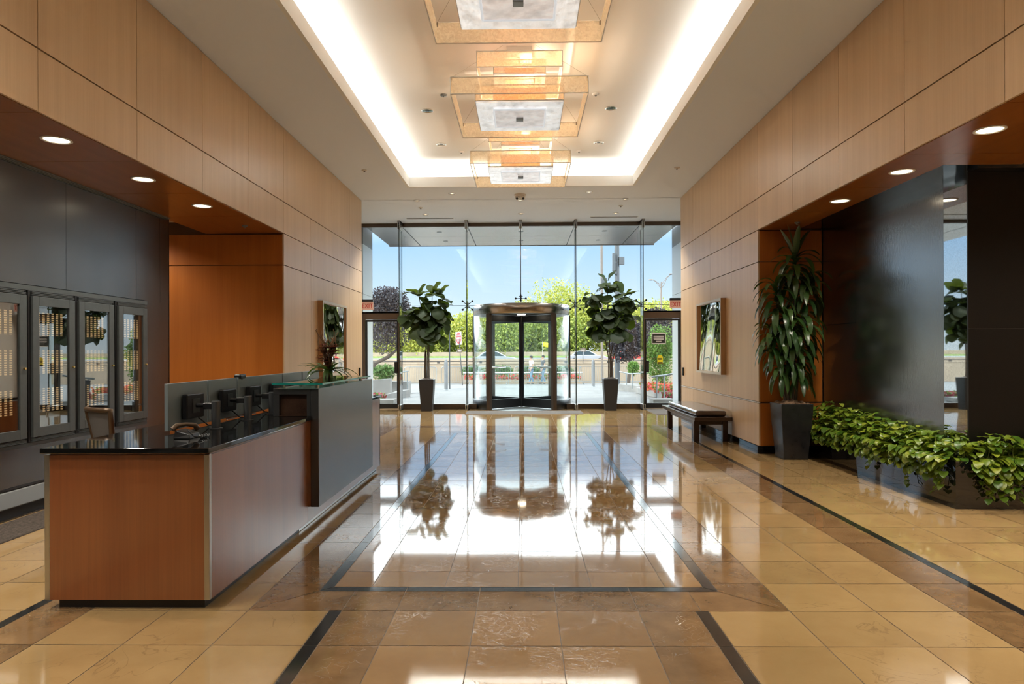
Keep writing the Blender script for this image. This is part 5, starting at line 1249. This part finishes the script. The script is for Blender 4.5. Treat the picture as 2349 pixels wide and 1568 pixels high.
for i in range(N+1):
    for z in (gz(795,113),gz(784.5,113)): vs.append((gx(1245.5+15*i/N,113),113+.12*math.sin(i),z-.02*i))
b.add(vs,[(2*i,2*i+2,2*i+3,2*i+1) for i in range(N)],0,.5,True); f=b.build('cloth',M['yellow'],t); sm=f.modifiers.new('s','SOLIDIFY'); sm.thickness=.02
# crowd barriers
def barrier(u,lb,proto=None):
    Y=41; x=gx(u,Y); z=ground(Y)
    if proto: return dup(proto,(x,Y,z),lb)
    t=thing('crowd_barrier',lb,'barrier',(x,Y,z),'steel crowd barriers on the plaza'); w=.98; r=.02; z0,z1=z+.18,z+1.10; c=.12
    loop=[(x-w,Y,z0),(x-w,Y,z1-c),(x-w+.035,Y,z1-.035),(x-w+c,Y,z1),(x+w-c,Y,z1),(x+w-.035,Y,z1-.035),(x+w,Y,z1-c),(x+w,Y,z0),(x-w,Y,z0)]
    b=MB(); b.tube(loop,r,8); b.build('frame',M['galv'],t)
    b=MB()
    for k in range(1,19): b.tube([(x-w+2*w*k/19,Y,z0),(x-w+2*w*k/19,Y,z1)],.008,5)
    b.build('bars',M['galv'],t)
    for s in (-.72,.72):
        b=MB(); b.tube([(x+s,Y-.30,z+.012),(x+s,Y-.05,z+.10),(x+s,Y,z0),(x+s,Y+.05,z+.10),(x+s,Y+.30,z+.012)],.016,6); b.build('foot',M['galv'],t)
    return t
bp=barrier(1218,'crowd barrier in front of the two people')
for u,lb in ((964,'crowd barrier left of the left fig pot'),(1049,'crowd barrier right of the left bollard, below the road sign'),(1134,'crowd barrier behind the left wing of the revolving door'),(1295,'crowd barrier just right of the revolving door'),(1366,'crowd barrier behind the right bollard'),(1443,'crowd barrier behind the right fig pot, beside the thick pole')):
    barrier(u,lb,bp)
# cars on the road
def car(u,Y,paint,lb,zr,L_=4.5):
    x=gx(u,Y); t=thing('car',lb,'car',(x,Y,zr)); W=.88; s=L_/4.5
    q=lambda pr,y0,y1,ins=0: ([(x+a*s,Y+y0,zr+c) for a,c in pr],[(x+a*s,Y+y1,zr+c) for a,c in pr])
    body=[(-2.2,.35),(-2.25,.62),(-2.1,.82),(-1.55,.92),(1.0,.93),(1.9,.84),(2.22,.66),(2.22,.34)]
    b=MB(); b.hexa(*q(body,-W,W)); b.build('body',M[paint],t,bevel=.06)
    cab=[(-1.75,.90),(-1.15,1.38),(-.5,1.47),(.25,1.43),(1.15,.92)]
    b=MB(); b.hexa(*q(cab,-W+.12,W-.12)); c=b.build('cabin',M[paint],t,bevel=.05)
    for y in (-W+.115,W-.115):
        for pr in ([(-1.45,.97),(-1.02,1.32),(-.42,1.40),(-.42,.97)],[(-.35,.97),(-.35,1.40),(.2,1.36),(.88,.97)]):
            b=MB(); b.hexa([(x+a*s,Y+y-.008,zr+z) for a,z in pr],[(x+a*s,Y+y+.008,zr+z) for a,z in pr]); b.build('window',M['carglass'],c)
    for a in (-1.4,1.4):
        for y in (-W+.02,W-.02):
            b=MB(); b.tube([(x+a*s,Y+y-.1,zr+.32),(x+a*s,Y+y+.1,zr+.32)],.32,18); b.build('wheel',M['tyre'],t)
    for y in (-.7,.7):
        b=MB(); b.box(x-2.26*s,x-2.2*s,Y+y-.12,Y+y+.12,zr+.62,zr+.74); b.build('lamp',M['carred'],t)
    return t
car(1136,68,'carpaint','silver car on the road behind the left wing of the revolving door',.06)
car(1447,70,'carred','red car on the road behind the right fig',.08)
car(1345,74,'carpaint','pale car on the road left of the tan utility pole',.12)
# two people behind the barriers
def skinned(name,verts,edges,rad,mat,parent,sub=1):
    me=bpy.data.meshes.new(name); bm=bmesh.new(); lay=bm.verts.layers.skin.verify(); V=[]
    for p,r in zip(verts,rad):
        v=bm.verts.new(p); v[lay].radius=(r,r) if not isinstance(r,tuple) else r; V.append(v)
    V[0][lay].use_root=True
    for a,c in edges: bm.edges.new((V[a],V[c]))
    bm.to_mesh(me); bm.free()
    o=bpy.data.objects.new(name,me); COL.objects.link(o)
    m=o.modifiers.new('skin','SKIN'); m.use_smooth_shade=True
    s=o.modifiers.new('sub','SUBSURF'); s.levels=sub; s.render_levels=sub
    dg=bpy.context.evaluated_depsgraph_get(); me2=bpy.data.meshes.new_from_object(o.evaluated_get(dg)); me2.name=name
    bpy.data.objects.remove(o); bpy.data.meshes.remove(me)
    me2.materials.clear(); me2.materials.append(M[mat]); me2.polygons.foreach_set('use_smooth',[True]*len(me2.polygons))
    o=bpy.data.objects.new(name,me2); COL.objects.link(o); o.parent=parent; return o
def person(u,Y,rz,lb,shirt,cap,stride,sc):
    x=gx(u,Y); z=ground(Y)+.02
    t=thing('person',lb,'person',(x,Y,z)); t.rotation_euler=(0,0,rz); t.scale=(sc,sc,sc)
    v=[(0,0,.96),(0,.0,1.10),(0,-.01,1.27),(0,.0,1.43),(0,.0,1.50),(0,-.015,1.58),(0,-.02,1.65),(0,-.015,1.73)]
    r=[(.125,.10),(.12,.095),(.135,.105),(.09,.075),.052,(.066,.075),(.076,.092),(.05,.06)]; e=[(i,i+1) for i in range(7)]
    v+=[(0,-.105,1.615)]; r+=[.014]; e+=[(6,8)]
    for s in (-1,1):
        i=len(v); v+=[(s*.09,0,.90),(s*.10,-.05*stride*s-.02,.50),(s*.10,.10*s*stride+.02,.09),(s*.105,.10*s*stride-.09,.035),(s*.11,.10*s*stride-.15,.03)]; r+=[(.085,.085),.058,.04,(.04,.032),.025]; e+=[(0,i),(i,i+1),(i+1,i+2),(i+2,i+3),(i+3,i+4)]
        i=len(v); v+=[(s*.155,0,1.42),(s*.21,.03,1.15),(s*.22,-.10-.05*s*stride,.93),(s*.22,-.13-.05*s*stride,.86)]; r+=[.058,.042,.027,(.03,.02)]; e+=[(3,i),(i,i+1),(i+1,i+2),(i+2,i+3)]
        hx,hy,hz=v[-1]; k=len(v)-1
        for f in range(4):
            dy=-.027+.018*f; j=len(v); ln=(.042,.048,.045,.036)[f]
            v+=[(hx+s*.003,hy+dy,hz-.055),(hx-s*.008,hy+dy-.004,hz-.055-ln)]; r+=[.0085,.0075]; e+=[(k,j),(j,j+1)]
        j=len(v); v+=[(hx-s*.012,hy-.045,hz-.02),(hx-s*.016,hy-.060,hz-.055)]; r+=[.0095,.008]; e+=[(k,j),(j,j+1)]
    skinned('body',v,e,r,'skin',t,1)
    # shirt
    sv=[(0,0,.98),(0,0,1.10),(0,-.01,1.27),(0,0,1.42),(0,0,1.455)]; sr=[(.15,.125),(.14,.115),(.155,.125),(.11,.095),(.066,.066)]; se=[(0,1),(1,2),(2,3),(3,4)]
    for s in (-1,1):
        i=len(sv); sv+=[(s*.155,0,1.42),(s*.195,.02,1.22)]; sr+=[.075,.066]; se+=[(3,i),(i,i+1)]
    skinned('shirt',sv,se,sr,shirt,t)
    jv=[(0,0,.97)]; jr=[(.14,.115)]; je=[]
    for s in (-1,1):
        i=len(jv); jv+=[(s*.09,0,.88),(s*.10,-.05*stride*s-.02,.50),(s*.10,.10*s*stride+.02,.10)]; jr+=[(.102,.102),.075,.06]; je+=[(0,i),(i,i+1),(i+1,i+2)]
    skinned('jeans',jv,je,jr,'jeans',t)
    for s in (-1,1):
        skinned('shoe',[(s*.10,.10*s*stride+.04,.045),(s*.105,.10*s*stride-.08,.04),(s*.11,.10*s*stride-.16,.03)],[(0,1),(1,2)],[(.045,.045),(.045,.04),(.03,.028)],'tyre',t)
        b=MB(); b.ball((x+s*.03,Y-.103,z+1.645),.011); o=b.build('eye',M['blackplastic'],t)
        b=MB(); b.ball((x+s*.078,Y+.0,z+1.63),.028,0,.4,.8,1.1); b.build('ear',M['skin'],t)
    b=MB(); b.box(x-.022,x+.022,Y-.100,Y-.09,z+1.568,z+1.576); b.build('mouth',M['signred'],t)
    b=MB(); b.ball((x,Y+.012,z+1.672),.098,0,.93,1.08,.95); b.build('hair',M['hair'],t)
    if cap:
        b=MB(); b.ball((x,Y-.005,z+1.70),.10,0,.98,1.12,.75); b.add([(x+.085*math.sin(a),Y-.06-.13*math.cos(a),z+1.69) for a in [R(-80+20*k) for k in range(9)]]+[(x+.085*math.sin(a),Y-.06-.13*math.cos(a),z+1.70) for a in [R(-80+20*k) for k in range(9)]],[tuple(range(9)),tuple(range(17,8,-1))]+[(k,k+9,k+10,k+1) for k in range(8)]); b.build('cap',M['hair'],t)
person(1218.5,42.2,R(-62),'person in a white shirt, dark cap and jeans behind the crowd barrier','shirtwhite',True,.9,1.0)
person(1245.5,42.3,R(-70),'person in a dark grey top and jeans behind the crowd barrier','shirtgrey',False,.8,1.02)
# ================================================================== LIGHT
def area(name,loc,rot,sx,sy,P,col,spread=PI):
    l=bpy.data.lights.new(name,'AREA'); l.shape='RECTANGLE'; l.size=sx; l.size_y=sy; l.energy=P; l.color=col; l.spread=spread
    o=bpy.data.objects.new(name,l); COL.objects.link(o); o.location=loc; o.rotation_euler=rot; return o
def spot(name,loc,P,ang,col,r=.08,blend=.6):
    l=bpy.data.lights.new(name,'SPOT'); l.energy=P; l.spot_size=R(ang); l.spot_blend=blend; l.color=col; l.shadow_soft_size=r
    o=bpy.data.objects.new(name,l); COL.objects.link(o); o.location=loc; return o
WARM=(1,.91,.77); WW=(1,.96,.89)
ly=(TY0+TY1)/2; ll=TY1-TY0
area('cove_lamp',(TX0-.22,ly,ZC+.09),(PI,R(55),0),.16,ll,100,WW); area('cove_lamp',(TX1+.22,ly,ZC+.09),(PI,R(-55),0),.16,ll,100,WW)
area('cove_lamp',((TX0+TX1)/2,TY1+.22,ZC+.09),(PI,0,0),TX1-TX0,.16,26,WW)
for y in (.4,1.65,2.9,4.13,5.38,6.62,7.85):
    spot('soffit_lamp',(-3.75,y,ZH-.03),75,125,WARM); spot('soffit_lamp',(3.66,y,ZH-.03),75,125,WARM)
for y in (5.57,8.37,11.17):
    for z,p in ((4.37+.12,64),(4.37+.66,7)):
        l=bpy.data.lights.new('chandelier_lamp','POINT'); l.energy=p; l.color=(1,.80,.58); l.shadow_soft_size=.06
        o=bpy.data.objects.new('chandelier_lamp',l); COL.objects.link(o); o.location=(-.03+.09,y+.09,z)
for y in (.6,3.0):                          # unseen spots added under the flat ceiling to light the foreground
    for x in (-2.85,2.75): spot('ceiling_lamp',(x,y,ZC-.02),80,130,WW)
for x,y in ((-5.8,9.1),(-5.8,7.0),(5.8,4.2),(5.8,1.0)): spot('passage_lamp',(x,y,3.3),60,150,WARM)
for x,y in ((-2.30,14.72),(2.23,14.72),(-2.33,16.21),(2.23,16.22),(-1.45,13.87),(1.36,13.83)): spot('vestibule_lamp',(x,y,4.70),190,108,(1,.97,.92),.12)
spot('door_lamp',(DRX,DRY-.62,2.39),12,130,WARM)
p=area('portal',(-.03,YG-.02,2.4),(PI/2,0,0),8.2,4.7,1,(1,1,1)); p.data.cycles.is_portal=True
sun=bpy.data.lights.new('sun','SUN'); sun.energy=2.3; sun.angle=R(.7); sun.color=(1,.94,.84)
so=bpy.data.objects.new('sun',sun); COL.objects.link(so); so.location=(-30,0,40)
so.rotation_euler=Vector((.72,.30,-.62)).to_track_quat('-Z','Y').to_euler()
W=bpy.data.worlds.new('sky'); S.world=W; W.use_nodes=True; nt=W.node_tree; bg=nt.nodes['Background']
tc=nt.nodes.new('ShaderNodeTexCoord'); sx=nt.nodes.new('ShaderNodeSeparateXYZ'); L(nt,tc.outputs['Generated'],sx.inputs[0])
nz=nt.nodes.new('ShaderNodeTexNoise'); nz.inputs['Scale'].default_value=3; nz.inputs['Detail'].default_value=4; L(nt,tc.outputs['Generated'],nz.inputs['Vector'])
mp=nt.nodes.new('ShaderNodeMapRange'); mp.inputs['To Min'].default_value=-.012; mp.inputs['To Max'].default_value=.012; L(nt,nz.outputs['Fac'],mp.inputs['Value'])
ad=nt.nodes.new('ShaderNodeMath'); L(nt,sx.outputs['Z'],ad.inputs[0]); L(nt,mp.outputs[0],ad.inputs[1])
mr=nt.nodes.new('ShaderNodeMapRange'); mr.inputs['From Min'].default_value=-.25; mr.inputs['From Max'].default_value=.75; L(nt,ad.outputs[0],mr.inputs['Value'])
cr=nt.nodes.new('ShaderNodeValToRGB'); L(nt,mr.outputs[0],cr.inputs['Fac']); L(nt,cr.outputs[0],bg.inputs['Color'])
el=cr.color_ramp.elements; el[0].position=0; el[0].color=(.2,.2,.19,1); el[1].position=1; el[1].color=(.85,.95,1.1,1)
for z,c in ((-.01,(.5,.5,.48)),(.0,(.62,.66,.70)),(.06,(.53,.62,.72)),(.155,(.33,.50,.74)),(.18,(.5,.65,.9)),(.205,(3.0,3.1,3.3)),(.38,(6.2,6.4,6.7)),(.6,(2.6,2.8,3.1))):  # bright band above the visible sky, added to whiten floor reflections
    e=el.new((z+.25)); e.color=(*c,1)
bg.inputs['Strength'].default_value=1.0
# ------------------------------------------------------------------ view
S.view_settings.view_transform='Standard'; S.view_settings.look='None'; S.view_settings.exposure=.78; S.view_settings.gamma=1
try: S.view_settings.use_curve_mapping=False
except Exception: pass
S.cycles.use_denoising=True
S.cycles.use_adaptive_sampling=True; S.cycles.adaptive_threshold=.085; S.cycles.adaptive_min_samples=16
S.cycles.max_bounces=6; S.cycles.diffuse_bounces=3; S.cycles.glossy_bounces=4; S.cycles.transparent_max_bounces=20; S.cycles.transmission_bounces=6
S.cycles.caustics_reflective=True; S.cycles.blur_glossy=.6; S.cycles.caustics_refractive=False
S.cycles.sample_clamp_indirect=6; S.cycles.use_light_tree=True
